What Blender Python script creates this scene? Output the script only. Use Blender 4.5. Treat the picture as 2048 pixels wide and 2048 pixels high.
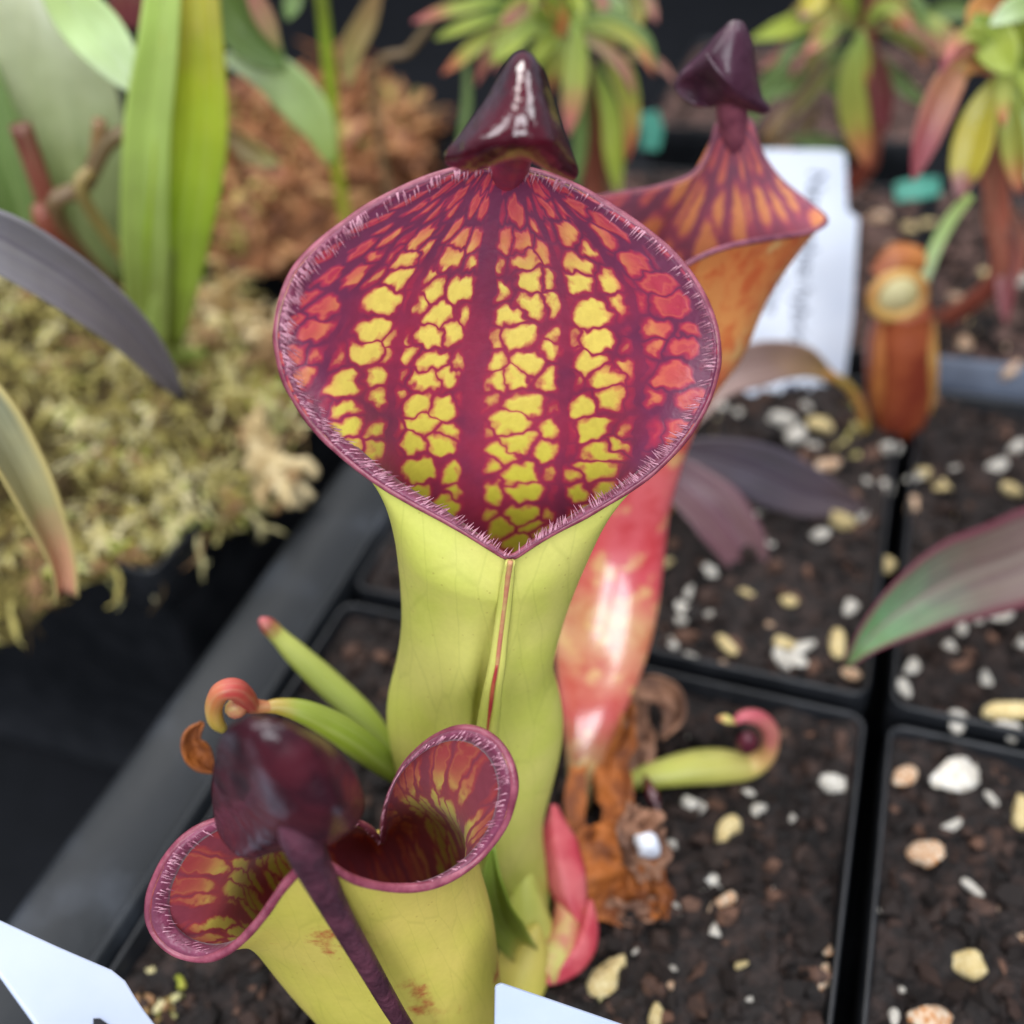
import bpy, bmesh, math, random
import numpy as np
from mathutils import Vector, Matrix, noise

for o in list(bpy.data.objects): bpy.data.objects.remove(o)
scene = bpy.context.scene
COL = scene.collection
random.seed(7); rng = np.random.default_rng(7)

# ------------------------------------------------------------------ camera (all lengths below in cm, meshes in m)
CM = 0.01
H = 14.0; FPX = 2050.0
right = np.array([0.99668597, -0.08134541, 0.0])
down = np.array([0.06161756, 0.75497016, 0.65285782]); up = -down
fwd = np.cross(up, right); fwd = fwd / np.linalg.norm(fwd)
if fwd[2] < 0: fwd = -fwd
RW = np.array([right, fwd, up])                 # image axes -> world
cam = bpy.data.cameras.new('camera'); camo = bpy.data.objects.new('camera', cam); COL.objects.link(camo)
ax = RW @ np.array([1., 0, 0]); ay = RW @ np.array([0, -1., 0]); az = RW @ np.array([0, 0, -1.])
M = Matrix(((ax[0], ay[0], az[0], 0), (ax[1], ay[1], az[1], 0), (ax[2], ay[2], az[2], H * CM), (0, 0, 0, 1)))
camo.matrix_world = M
cam.sensor_width = 36.0; cam.lens = 36.0 * FPX / 2048.0
cam.clip_start = 0.005; cam.clip_end = 20.0
cam.dof.use_dof = True; cam.dof.focus_distance = 0.106; cam.dof.aperture_fstop = 12.5
scene.camera = camo

# ------------------------------------------------------------------ light: soft greenhouse roof panels, added front fill, dim ambient
w = bpy.data.worlds.new('World'); scene.world = w; w.use_nodes = True
w.node_tree.nodes['Background'].inputs[0].default_value = (0.72, 0.80, 1.0, 1)
w.node_tree.nodes['Background'].inputs[1].default_value = 0.27
def area(name, loc, target, sx, sy, power, col):
    l = bpy.data.lights.new(name, 'AREA'); l.shape = 'RECTANGLE'; l.size = sx * CM; l.size_y = sy * CM
    l.energy = power; l.color = col
    o = bpy.data.objects.new(name, l); COL.objects.link(o); o.location = Vector(loc) * CM
    o.rotation_euler = (Vector(target) - Vector(loc)).to_track_quat('-Z', 'Y').to_euler()
    return o
area('roof_panel_light', (-12, -8, 62), (0, 10, 3), 18, 26, 1.5, (0.93, 0.96, 1.0))
area('roof_panel_light', (14, -6, 62), (0, 10, 3), 18, 26, 1.5, (0.93, 0.96, 1.0))
area('roof_panel_light', (-8, 48, 66), (0, 12, 3), 40, 30, 4.6, (1.0, 0.98, 0.95))
area('roof_panel_light', (45, 30, 55), (2, 12, 3), 30, 30, 1.8, (0.95, 0.97, 1.0))
area('roof_panel_light', (-48, 18, 50), (0, 12, 3), 30, 30, 2.2, (0.95, 0.97, 1.0))
area('added_fill_light', (-14, -46, 34), (0, 9, 5), 26, 24, 2.7, (0.92, 0.96, 1.0))  # added pair of fill lamps behind the camera, brightening surfaces that face it
area('added_fill_light', (16, -46, 34), (0, 9, 5), 26, 24, 2.7, (0.92, 0.96, 1.0))
vs = scene.view_settings
vs.view_transform = 'Standard'; vs.look = 'None'; vs.exposure = -0.12; vs.gamma = 1.0; vs.use_curve_mapping = False

# ------------------------------------------------------------------ geometry helpers
def ray(px, py): return RW @ np.array([px - 1024.0, py - 1024.0, FPX])
def P(px, py, Y):
    d = ray(px, py); return d * (Y / d[1]) + np.array([0, 0, H])
def G(px, py, z):
    d = ray(px, py); return d * ((z - H) / d[2]) + np.array([0, 0, H])
def pxcm(p):                                     # cm per photo pixel at a point
    v = np.asarray(p) - np.array([0, 0, H]); return abs(v @ (RW @ np.array([0, 0, 1.]))) / FPX
def nrm(a):
    a = np.asarray(a, float); n = np.linalg.norm(a, axis=-1, keepdims=True); return a / np.maximum(n, 1e-9)
def cr(pts, n):
    """Catmull-Rom resample along axis 0."""
    pts = np.asarray(pts, float); k = len(pts)
    if k == 2: t = np.linspace(0, 1, n); return np.array([pts[0] * (1 - a) + pts[1] * a for a in t])
    e = np.concatenate([[2 * pts[0] - pts[1]], pts, [2 * pts[-1] - pts[-2]]])
    out = []
    for t in np.linspace(0, k - 1, n):
        i = min(int(t), k - 2); f = t - i
        a, b, c, d = e[i], e[i + 1], e[i + 2], e[i + 3]
        out.append(.5 * (2 * b + (c - a) * f + (2 * a - 5 * b + 4 * c - d) * f * f + (3 * b - a - 3 * c + d) * f ** 3))
    return np.array(out)
def arc_resample(pts, n, dense=12):
    d = cr(pts, len(pts) * dense)
    L = np.concatenate([[0], np.cumsum(np.linalg.norm(np.diff(d[:, :3], axis=0), axis=1))])
    t = np.linspace(0, L[-1], n)
    return np.stack([np.interp(t, L, d[:, i]) for i in range(d.shape[1])], 1)

def empty(name, loc, label=None, cat=None, group=None):
    o = bpy.data.objects.new(name, None); COL.objects.link(o); o.location = Vector(loc) * CM
    o.empty_display_size = 0.01
    if label: o['label'] = label
    if cat: o['category'] = cat
    if group: o['group'] = group
    return o
def world_origin(o):
    p = np.zeros(3)
    while o is not None:
        p = p + np.array(o.location) / CM; o = o.parent
    return p
def mk(name, verts, faces, mats, parent=None, uv=None, smooth=True, solid=0, moff=0, attr=None, base=None, fmat=None):
    verts = np.asarray(verts, float).reshape(-1, 3)
    org = world_origin(parent) if parent is not None else (np.asarray(base, float) if base is not None else np.zeros(3))
    me = bpy.data.meshes.new(name)
    me.from_pydata(((verts - org) * CM).tolist(), [], faces)
    if not isinstance(mats, (list, tuple)): mats = [mats]
    for m in mats: me.materials.append(m)
    if smooth: me.polygons.foreach_set('use_smooth', [True] * len(me.polygons))
    if fmat is not None: me.polygons.foreach_set('material_index', fmat)
    if uv is not None:
        uv = np.asarray(uv, float).reshape(-1, 2)
        l = me.uv_layers.new(name='UVMap')
        idx = np.empty(len(me.loops), int); me.loops.foreach_get('vertex_index', idx)
        l.data.foreach_set('uv', uv[idx].ravel())
    if attr is not None:
        a = me.attributes.new('rnd', 'FLOAT', 'POINT'); a.data.foreach_set('value', np.asarray(attr, float).ravel())
    o = bpy.data.objects.new(name, me); COL.objects.link(o)
    if parent is not None: o.parent = parent
    elif base is not None: o.location = Vector(base) * CM
    if solid:
        s = o.modifiers.new('thickness', 'SOLIDIFY'); s.thickness = solid * CM; s.offset = -1
        s.material_offset = moff; s.use_quality_normals = False
    return o
def grid_faces(n, m, closed=False):
    f = []
    mm = m if closed else m - 1
    for i in range(n - 1):
        for j in range(mm):
            k = (j + 1) % m
            f.append((i * m + j, i * m + k, (i + 1) * m + k, (i + 1) * m + j))
    return f
def frames(pts):
    t = nrm(np.gradient(pts, axis=0)); ref = np.array([0, 0, 1.])
    if abs(t[0] @ ref) > .9: ref = np.array([1., 0, 0])
    u = nrm(ref - (ref @ t[0]) * t[0]); U = [u]
    for i in range(1, len(pts)):
        u = U[-1] - (U[-1] @ t[i]) * t[i]; U.append(nrm(u))
    U = np.array(U); return t, U, np.cross(t, U)
def tube_geo(pts, rad, sides=10, off=0, caps=True):
    pts = np.asarray(pts, float); n = len(pts); rad = np.broadcast_to(rad, (n,))
    t, U, W = frames(pts); a = np.linspace(0, 2 * np.pi, sides, endpoint=False)
    V = pts[:, None] + rad[:, None, None] * (np.cos(a)[None, :, None] * U[:, None] + np.sin(a)[None, :, None] * W[:, None])
    F = [tuple(i + off for i in f) for f in grid_faces(n, sides, True)]
    if caps:
        F.append(tuple(off + i for i in reversed(range(sides)))); F.append(tuple(off + (n - 1) * sides + i for i in range(sides)))
    return V.reshape(-1, 3), F
def tube(name, pts, rad, mat, parent, sides=12, n=None, **kw):
    pts = np.asarray(pts, float); rad = np.broadcast_to(rad, (len(pts),))
    if n:
        q = cr(np.concatenate([pts, rad[:, None]], 1), n); pts, rad = q[:, :3], q[:, 3]
    V, F = tube_geo(pts, rad, sides)
    uv = np.stack([np.tile(np.linspace(0, 1, sides), len(pts)), np.repeat(np.linspace(0, 1, len(pts)), sides)], 1)
    return mk(name, V, F, mat, parent, uv=uv, **kw)
ICO_V = None
def ico(sub=1):
    bm = bmesh.new(); bmesh.ops.create_icosphere(bm, subdivisions=sub, radius=1)
    v = np.array([x.co[:] for x in bm.verts]); f = [tuple(y.index for y in x.verts) for x in bm.faces]; bm.free(); return v, f
def vnoise(v, s, seed=0): return noise.noise(Vector((v[0] * s + seed * 7.3, v[1] * s - seed * 3.1, v[2] * s + seed * 1.7)))

# ------------------------------------------------------------------ material helpers
def lin(r, g, b):
    f = lambda c: (c / 255 / 12.92) if c <= 10 else ((c / 255 + .055) / 1.055) ** 2.4
    return (f(r), f(g), f(b), 1)
class NT:
    def __init__(s, name):
        s.m = bpy.data.materials.new(name); s.m.use_nodes = True; s.t = s.m.node_tree; s.n = s.t.nodes; s.n.clear()
        s.out = s.n.new('ShaderNodeOutputMaterial')
    def node(s, ty, **kw):
        x = s.n.new(ty)
        for k, v in kw.items(): setattr(x, k, v)
        return x
    def set(s, sock, v):
        if isinstance(v, bpy.types.NodeSocket): s.t.links.new(v, sock)
        elif v is not None: sock.default_value = v
    def math(s, op, a, b=None, c=None, clamp=False):
        x = s.node('ShaderNodeMath', operation=op, use_clamp=clamp)
        s.set(x.inputs[0], a); s.set(x.inputs[1], b); s.set(x.inputs[2], c); return x.outputs[0]
    def mix(s, f, a, b, blend='MIX'):
        x = s.node('ShaderNodeMix', data_type='RGBA', blend_type=blend)
        s.set(x.inputs[0], f); s.set(x.inputs[6], a); s.set(x.inputs[7], b); return x.outputs[2]
    def ramp(s, f, stops, interp='LINEAR'):
        x = s.node('ShaderNodeValToRGB'); r = x.color_ramp; r.interpolation = interp
        while len(r.elements) < len(stops): r.elements.new(.5)
        for e, (p, c) in zip(r.elements, stops): e.position = p; e.color = c
        s.set(x.inputs[0], f); return x.outputs[0]
    def mapr(s, v, a, b, c=0., d=1., smooth=True):
        x = s.node('ShaderNodeMapRange'); x.interpolation_type = 'SMOOTHSTEP' if smooth else 'LINEAR'
        s.set(x.inputs[0], v)
        for i, q in zip((1, 2, 3, 4), (a, b, c, d)): s.set(x.inputs[i], q)
        return x.outputs[0]
    def obj(s): return s.node('ShaderNodeTexCoord').outputs['Object']
    def uv(s):
        x = s.node('ShaderNodeSeparateXYZ'); s.t.links.new(s.node('ShaderNodeTexCoord').outputs['UV'], x.inputs[0]); return x.outputs[0], x.outputs[1]
    def comb(s, x, y, z=0.):
        c = s.node('ShaderNodeCombineXYZ'); s.set(c.inputs[0], x); s.set(c.inputs[1], y); s.set(c.inputs[2], z); return c.outputs[0]
    def noise(s, scale, vec=None, detail=4., rough=.55, dist=0.):
        x = s.node('ShaderNodeTexNoise'); s.set(x.inputs['Vector'], vec if vec is not None else s.obj())
        x.inputs['Scale'].default_value = scale; x.inputs['Detail'].default_value = detail
        x.inputs['Roughness'].default_value = rough; x.inputs['Distortion'].default_value = dist; return x.outputs[0]
    def voro(s, scale, vec, feature='DISTANCE_TO_EDGE', rand=1., dim='3D'):
        x = s.node('ShaderNodeTexVoronoi', feature=feature, voronoi_dimensions=dim); s.set(x.inputs['Vector'], vec)
        x.inputs['Scale'].default_value = scale; x.inputs['Randomness'].default_value = rand; return x.outputs[0]
    def bump(s, h, strength=.3, dist=.0005, normal=None):
        x = s.node('ShaderNodeBump'); x.inputs['Strength'].default_value = strength; x.inputs['Distance'].default_value = dist
        s.set(x.inputs['Height'], h); s.set(x.inputs['Normal'], normal); return x.outputs[0]
    def finish(s, col, rough=.5, spec=.5, normal=None, trans=0., tcol=None, sss=0., sheen=0., coat=0., srad=.002):
        b = s.node('ShaderNodeBsdfPrincipled'); s.set(b.inputs['Base Color'], col); s.set(b.inputs['Roughness'], rough)
        b.inputs['Specular IOR Level'].default_value = spec; s.set(b.inputs['Normal'], normal)
        b.inputs['Coat Weight'].default_value = coat; b.inputs['Coat Roughness'].default_value = .12
        b.inputs['Sheen Weight'].default_value = sheen
        if sss: b.inputs['Subsurface Weight'].default_value = sss; b.inputs['Subsurface Radius'].default_value = (1, .6, .3); b.inputs['Subsurface Scale'].default_value = srad
        sh = b.outputs[0]
        if trans:
            t = s.node('ShaderNodeBsdfTranslucent'); s.set(t.inputs[0], tcol if tcol is not None else col); s.set(t.inputs[1], normal)
            mx = s.node('ShaderNodeMixShader'); mx.inputs[0].default_value = trans
            s.t.links.new(sh, mx.inputs[1]); s.t.links.new(t.outputs[0], mx.inputs[2]); sh = mx.outputs[0]
        s.t.links.new(sh, s.out.inputs[0]); return s.m
def plain(name, c1, c2=None, scale=200., rough=.5, spec=.5, bump=.2, bdist=.0003, bscale=None, trans=0., lo=.35, hi=.65, sss=0., coat=0., sheen=0., detail=5.):
    s = NT(name); n = s.noise(scale, detail=detail)
    col = s.mix(s.mapr(n, lo, hi), c1, c2 if c2 else c1)
    nb = s.noise(bscale if bscale else scale * 2.5, detail=3.)
    return s.finish(col, rough, spec, s.bump(nb, bump, bdist) if bump else None, trans, sss=sss, coat=coat, sheen=sheen)
def leafmat(name, stops, midrib=None, rough=.42, trans=.3, edge=None, spot=None, streak=.18, spec=.4):
    """colour ramp along the leaf (v), midrib and edge across it (u in -1..1)."""
    s = NT(name); u, v = s.uv(); nz = s.noise(260.); vv = s.math('ADD', v, s.math('MULTIPLY', s.math('SUBTRACT', nz, .5), .25))
    col = s.ramp(vv, stops); au = s.math('ABSOLUTE', u)
    st = s.noise(1., s.comb(s.math('MULTIPLY', u, 9.), s.math('MULTIPLY', v, 1.6)), 3.)
    col = s.mix(s.mapr(st, .35, .7, 0., streak), col, (.75, .75, .45, 1), 'MIX')
    n2 = s.noise(90., detail=3.); col = s.mix(s.mapr(n2, .3, .75, 0., .35), col, s.mix(1., col, (.55, .55, .45, 1), 'MULTIPLY'))
    if spot: col = s.mix(s.mapr(s.noise(500.), .62, .7), col, spot)
    if edge: col = s.mix(s.mapr(au, .72, 1.0), col, edge)
    if midrib: col = s.mix(s.mapr(au, .0, .12, 1., 0.), col, midrib)
    h = s.math('ADD', s.math('MULTIPLY', s.mapr(au, 0., .15), .6), s.math('MULTIPLY', st, .5))
    return s.finish(col, rough, spec, s.bump(h, .35, .0006), trans)

def s_mix(a, b, f): return tuple(x * (1 - f) + y * f for x, y in zip(a, b))
def hoodmat(name, veins, vein_c, red_c, mid_c, cell_c, low_c, cell_u=2.5, cell_v=4.1, bias=0.0, fade=(1.5, 3.0), top=(2.6, 4.3), strength=1.0, rough=.34):
    """purple net of veins over yellow cells; u = vein lines, v = cm up the hood."""
    s = NT(name); u, v = s.uv()
    wob = s.math('MULTIPLY', s.math('SUBTRACT', s.noise(1., s.comb(s.math('MULTIPLY', u, 2.), s.math('MULTIPLY', v, 2.))), .5), .22)
    wob2 = s.math('MULTIPLY', s.math('SUBTRACT', s.noise(1., s.comb(s.math('MULTIPLY', u, 6.), s.math('MULTIPLY', v, 6.), 4.), 1.), .5), .16)
    uw = s.math('ADD', u, s.math('ADD', wob, wob2)); vw = s.math('ADD', v, s.math('MULTIPLY', wob2, 1.2))
    au = s.math('ABSOLUTE', uw)
    d = None
    for k, wd in veins:                            # (position, half width)
        q = s.math('SUBTRACT', s.math('ABSOLUTE', s.math('SUBTRACT', au, k)) if k else au, wd)
        d = q if d is None else s.math('MINIMUM', d, q)
    dv = s.mapr(d, -.03, .1, 0., 1., False)
    cv = s.comb(s.math('MULTIPLY', uw, cell_u), s.math('MULTIPLY', vw, cell_v))
    e1 = s.voro(1., cv, rand=.8, dim='2D'); f1 = s.voro(1., cv, 'F1', rand=.8, dim='2D')
    ev = s.math('MULTIPLY', s.mapr(e1, .0, .34, 0., 1., False), s.mapr(f1, .78, .3, 0., 1.))
    ev = s.math('POWER', ev, .75)
    mot = s.noise(1., s.comb(s.math('MULTIPLY', u, 9.), s.math('MULTIPLY', v, 10.), 2.), 2.)
    m = s.math('MULTIPLY', s.math('MULTIPLY', dv, ev), s.mapr(mot, .25, .6, .62, 1.))
    big = s.noise(1., s.comb(s.math('MULTIPLY', u, 1.5), s.math('MULTIPLY', v, 1.7), 9.), 2.)
    m = s.math('ADD', m, s.math('MULTIPLY', s.math('SUBTRACT', big, .55), .5))
    lat = s.mapr(au, fade[0], fade[1], 0., 1.); tp = s.mapr(v, top[0], top[1], 0., .85)
    fd = s.math('ADD', s.math('MAXIMUM', lat, tp), s.math('MULTIPLY', s.math('SUBTRACT', big, .5), .5), clamp=True)
    m = s.math('SUBTRACT', s.math('ADD', m, bias), s.math('MULTIPLY', fd, .31), clamp=True)
    cell = s.mix(s.mapr(v, .2, 2.4), low_c, cell_c)
    cell = s.mix(s.mapr(fd, .15, .6), cell, s.mix(s.mapr(fd, .3, .85), mid_c, red_c))
    col = s.ramp(m, [(0., vein_c), (.14, s_mix(vein_c, red_c, .5)), (.3, red_c), (.6, mid_c)])
    col = s.mix(s.mapr(m, .26, .72, 0., 1., False), col, cell)
    fine = s.noise(900., detail=3.); col = s.mix(s.mapr(fine, .3, .7, 0., .22), col, s.mix(1., col, (.6, .5, .5, 1), 'MULTIPLY'))
    nb = s.bump(s.math('ADD', s.math('MULTIPLY', m, .35), s.math('MULTIPLY', s.noise(1400., detail=2.), .3)), .22, .0005)
    return s.finish(col, rough, .45, nb, .38, s.mix(1., col, (1., .95, .8, 1), 'MULTIPLY'), sheen=.12)

MAT = {}
YEL = lin(242, 220, 110)
MAT['hood'] = hoodmat('hood_veined_purple_yellow', [(0, .155), (1.0, .068), (1.75, .065), (2.4, .068), (3.0, .08)], lin(116, 48, 82), lin(184, 52, 82), lin(224, 118, 92), YEL, lin(208, 202, 66), bias=.16, fade=(.9, 2.9), top=(2.2, 4.1))
def tubemat(name, base, dark, blot=None, blotlo=.6, streak=None, rough=.36, vgrad=None, trans=.22, veins=.14, bs=220.):
    s = NT(name); u, v = s.uv(); n = s.noise(70., detail=3.)
    col = s.mix(s.mapr(n, .3, .7), base, dark)
    fv = s.voro(1., s.comb(s.math('ADD', s.math('MULTIPLY', u, 3.2), s.math('MULTIPLY', n, .8)), s.math('MULTIPLY', v, .7)), rand=.7, dim='2D')
    col = s.mix(s.mapr(fv, .0, .05, veins, 0.), col, s.mix(1., col, (.45, .5, .3, 1), 'MULTIPLY'))
    if vgrad: col = s.mix(s.mapr(v, vgrad[0], vgrad[1]), vgrad[2], col)
    if blot: col = s.mix(s.mapr(s.noise(bs, detail=6., rough=.65), blotlo, blotlo + .1), col, blot)
    sp = s.voro(700., s.obj(), 'F1'); col = s.mix(s.mapr(sp, .05, .12, .35, 0.), col, s.mix(1., col, (.5, .35, .25, 1), 'MULTIPLY'))
    fine = s.noise(1500., detail=3.); col = s.mix(s.mapr(fine, .3, .7, 0., .14), col, s.mix(1., col, (.7, .7, .6, 1), 'MULTIPLY'))
    nb = s.bump(s.math('ADD', s.math('MULTIPLY', fv, .5), s.math('MULTIPLY', fine, .25)), .22, .0005)
    return s.finish(col, rough, .45, nb, trans)
MAT['tube_green'] = tubemat('pitcher_lime_green', lin(212, 208, 114), lin(196, 202, 90), lin(150, 110, 60), .78, rough=.5)
def redmat():
    s = NT('pitcher_red_orange_mottled'); u, v = s.uv(); n = s.noise(75., detail=3.); f = s.noise(260., detail=6., rough=.65)
    vv = s.math('ADD', v, s.math('MULTIPLY', s.math('SUBTRACT', n, .5), 1.6))
    col = s.ramp(s.mapr(vv, -6.5, 1.5, 0., 1., False), [(0., lin(160, 140, 94)), (.1, lin(200, 92, 88)), (.25, lin(212, 164, 116)), (.36, lin(208, 78, 88)), (.55, lin(216, 104, 108)), (.7, lin(218, 108, 84)), (.84, lin(226, 158, 92)), (1., lin(216, 130, 74))])
    col = s.mix(s.mapr(f, .46, .62, 0., .75), col, s.mix(1., col, (.84, .4, .42, 1), 'MULTIPLY'))
    col = s.mix(s.mapr(s.noise(230., detail=6.), .55, .66, 0., .6), col, lin(224, 190, 124))
    fine = s.noise(1500., detail=3.); nb = s.bump(s.math('ADD', s.math('MULTIPLY', f, .5), s.math('MULTIPLY', fine, .3)), .2, .0005)
    return s.finish(col, .3, .5, nb, .15, coat=1.)
MAT['tube_red'] = redmat()
MAT['tube_yellow'] = tubemat('pitcher_yellow_blotched', lin(214, 196, 102), lin(200, 192, 86), lin(176, 84, 56), .58, rough=.5, bs=80.)
MAT['inner_red'] = hoodmat('hood_veined_orange', [(0, .13), (.85, .1), (1.7, .1), (2.6, .12)], lin(132, 78, 100), lin(184, 88, 108), lin(212, 118, 100), lin(226, 156, 104), lin(222, 140, 90), cell_u=1.6, cell_v=1.2, bias=.14, fade=(1.4, 4.2), top=(1.7, 3.2), rough=.5)
MAT['inner_small'] = hoodmat('hood_veined_dark_red', [(0, .12), (1.0, .08), (2.0, .1), (3., .1)], lin(134, 56, 72), lin(164, 62, 66), lin(192, 120, 78), lin(206, 190, 92), lin(176, 164, 56), cell_u=4.0, cell_v=1.1, bias=.2, fade=(1.3, 3.2), top=(1.3, 2.4), rough=.42)
MAT['band'] = plain('rim_band_purple', lin(128, 56, 84), lin(104, 38, 64), 420., .4, .5, .5, .0005, 800., .2, sheen=.2)
MAT['lip'] = plain('rim_lip_pink', lin(152, 80, 96), lin(120, 52, 70), 500., .38, .5, .4, .0003, 900., .15)
MAT['lip_dull'] = plain('rim_lip_mauve', lin(140, 80, 96), lin(108, 56, 74), 400., .5, .4, .4, .0003, 900., .15)
MAT['hair'] = plain('rim_hairs_pale', lin(216, 160, 178), lin(150, 80, 104), 700., .35, .5, 0., trans=.3)
def glossmat(name, c1, c2, rough, coat, bump):
    s = NT(name); n = s.noise(190., detail=3.); f = s.noise(800., detail=2.)
    col = s.mix(s.mapr(n, .35, .65), c1, c2)
    nb = s.bump(s.math('ADD', s.math('MULTIPLY', n, 1.), s.math('MULTIPLY', f, .35)), bump, .0012)
    return s.finish(col, rough, .5, nb, 0., coat=coat)
MAT['lid'] = glossmat('lid_glossy_maroon', lin(42, 9, 17), lin(70, 13, 26), .14, .7, .55)
MAT['lid_dull'] = glossmat('lid_dull_plum', lin(66, 34, 50), lin(46, 20, 34), .42, 0., .3)
MAT['lid_soft'] = glossmat('lid_soft_plum', lin(40, 17, 25), lin(70, 26, 35), .27, .0, .35)
MAT['spine'] = plain('back_spine_plum', lin(84, 44, 58), lin(56, 28, 40), 300., .5, .4, .7, .0006, 900.)
MAT['neck'] = plain('neck_plum', lin(104, 44, 70), lin(150, 40, 56), 160., .4, .5, .3, .0004, 700.)
MAT['seam'] = plain('wing_seam_pink', lin(196, 120, 100), lin(200, 190, 110), 260., .45, .4, .3, .0003, 800., .2)
MAT['seamred'] = plain('wing_edge_red', lin(178, 50, 62), lin(190, 96, 70), 260., .45, .4, .3, .0003, 800., .2)
MAT['soil'] = plain('peat_soil', lin(20, 14, 13), lin(48, 35, 31), 420., .75, .35, 1., .0016, 700., lo=.38, hi=.72, detail=5.)
MAT['soil_reddish'] = plain('bark_soil', lin(58, 42, 38), lin(110, 84, 76), 320., .8, .3, 1., .002, 500., lo=.36, hi=.7, detail=5.)
def rndmat(name, stops, rough=.6, trans=.15, spec=.3):
    s = NT(name); a = s.node('ShaderNodeAttribute', attribute_name='rnd').outputs['Fac']
    a2 = s.math('ADD', a, s.math('MULTIPLY', s.math('SUBTRACT', s.noise(600.), .5), .25))
    return s.finish(s.ramp(a2, stops), rough, spec, s.bump(s.noise(1500.), .5, .0005), trans)
MAT['crumb'] = rndmat('soil_crumbs', [(0, lin(15, 10, 9)), (.55, lin(34, 25, 22)), (.88, lin(58, 42, 36)), (1, lin(100, 72, 58))], .8, 0.)
MAT['moss'] = rndmat('sphagnum_yellow_green', [(0, lin(74, 58, 32)), (.2, lin(122, 104, 54)), (.42, lin(176, 164, 92)), (.58, lin(206, 194, 128)), (.76, lin(226, 214, 172)), (.88, lin(160, 172, 54)), (1, lin(158, 120, 86))])
MAT['moss_brown'] = rndmat('sphagnum_brown', [(0, lin(96, 58, 36)), (.4, lin(164, 108, 68)), (.7, lin(194, 148, 100)), (.9, lin(150, 92, 80)), (1, lin(176, 160, 90))])
MAT['moss_cream'] = rndmat('sphagnum_cream', [(0, lin(150, 118, 80)), (.4, lin(196, 172, 124)), (.7, lin(216, 198, 156)), (1, lin(180, 150, 100))])
MAT['moss_base'] = plain('moss_base', lin(58, 50, 26), lin(92, 82, 40), 240., .85, .2, 1., .002, 500.)
MAT['moss_base_brown'] = plain('moss_base_brown', lin(92, 60, 38), lin(150, 100, 66), 200., .85, .2, 1., .002, 500.)
for k, c1, c2 in (('w', (226, 222, 214), (206, 196, 180)), ('c', (226, 208, 160), (206, 180, 120)), ('o', (222, 206, 184), (196, 132, 76))):
    MAT['perl_' + k] = plain('perlite_' + k, lin(*c1), lin(*c2), 330., .8, .2, .8, .0012, 700.)
MAT['pot'] = plain('black_plastic', (.006, .007, .009, 1), (.012, .013, .016, 1), 160., .42, .4, .15, .0005, 600.)
MAT['tray'] = plain('grey_black_plastic_dusty', (.010, .012, .015, 1), (.04, .046, .058, 1), 60., .5, .3, .25, .0005, 500., lo=.48, hi=.82)
MAT['tray_slate'] = plain('slate_plastic', lin(84, 92, 108), lin(66, 72, 86), 60., .5, .4, .15, .0005)
MAT['bench'] = plain('bench_black', (.004, .005, .007, 1), (.007, .008, .011, 1), 40., .8, .2, .2, .001)
MAT['tag_back'] = plain('label_lit_plastic', lin(222, 228, 240), lin(212, 220, 236), 50., .4, .4, .06, .0003, 300., .15)  # same label plastic, colour lightened to make up for shade at the back
MAT['tag'] = plain('label_white_plastic', lin(182, 192, 214), lin(172, 184, 208), 50., .35, .5, .06, .0003, 300., .15)
MAT['ink'] = plain('label_ink', lin(40, 46, 72), None, 100., .6, .3, 0.)
MAT['inkb'] = plain('label_ink_black', lin(22, 24, 30), None, 100., .6, .3, 0.)
MAT['dead'] = plain('dead_leaf_orange', lin(176, 102, 46), lin(118, 66, 38), 260., .6, .3, .8, .001, 600., .2)
MAT['dead_tan'] = plain('dead_leaf_tan', lin(158, 116, 92), lin(104, 74, 60), 300., .65, .3, .9, .001, 600., .15)
MAT['pinkwing'] = plain('leaf_base_pink', lin(214, 112, 116), lin(190, 66, 80), 160., .4, .4, .25, .0005, 600., .25)
MAT['teal'] = plain('teal_plastic', lin(92, 178, 156), lin(70, 150, 130), 80., .4, .5, .1, .0003, trans=.2)
MAT['bead'] = plain('white_grit', lin(226, 230, 240), lin(196, 200, 214), 300., .7, .3, .6, .001)

# ------------------------------------------------------------------ setting: bench, tray, pots, soil
TH = math.radians(22.235)
EX = np.array([math.cos(TH), -math.sin(TH), 0]); EY = np.array([math.sin(TH), math.cos(TH), 0]); EZ = np.array([0, 0, 1.])
CORNER = G(1735, 1428, 0)                         # back right corner of the plant's pot
W = 9.7; GAP = .34; PITCH = W + GAP; SOILZ = -.3; FLOOR = -8.6
def L2W(o, x, y, z): return o + EX * x + EY * y + EZ * z
bench = mk('bench_top', [(-150, -60, FLOOR - .2), (150, -60, FLOOR - .2), (150, 200, FLOOR - .2), (-150, 200, FLOOR - .2)], [(0, 1, 2, 3)], MAT['bench'], smooth=False)
bench['kind'] = 'structure'

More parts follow.
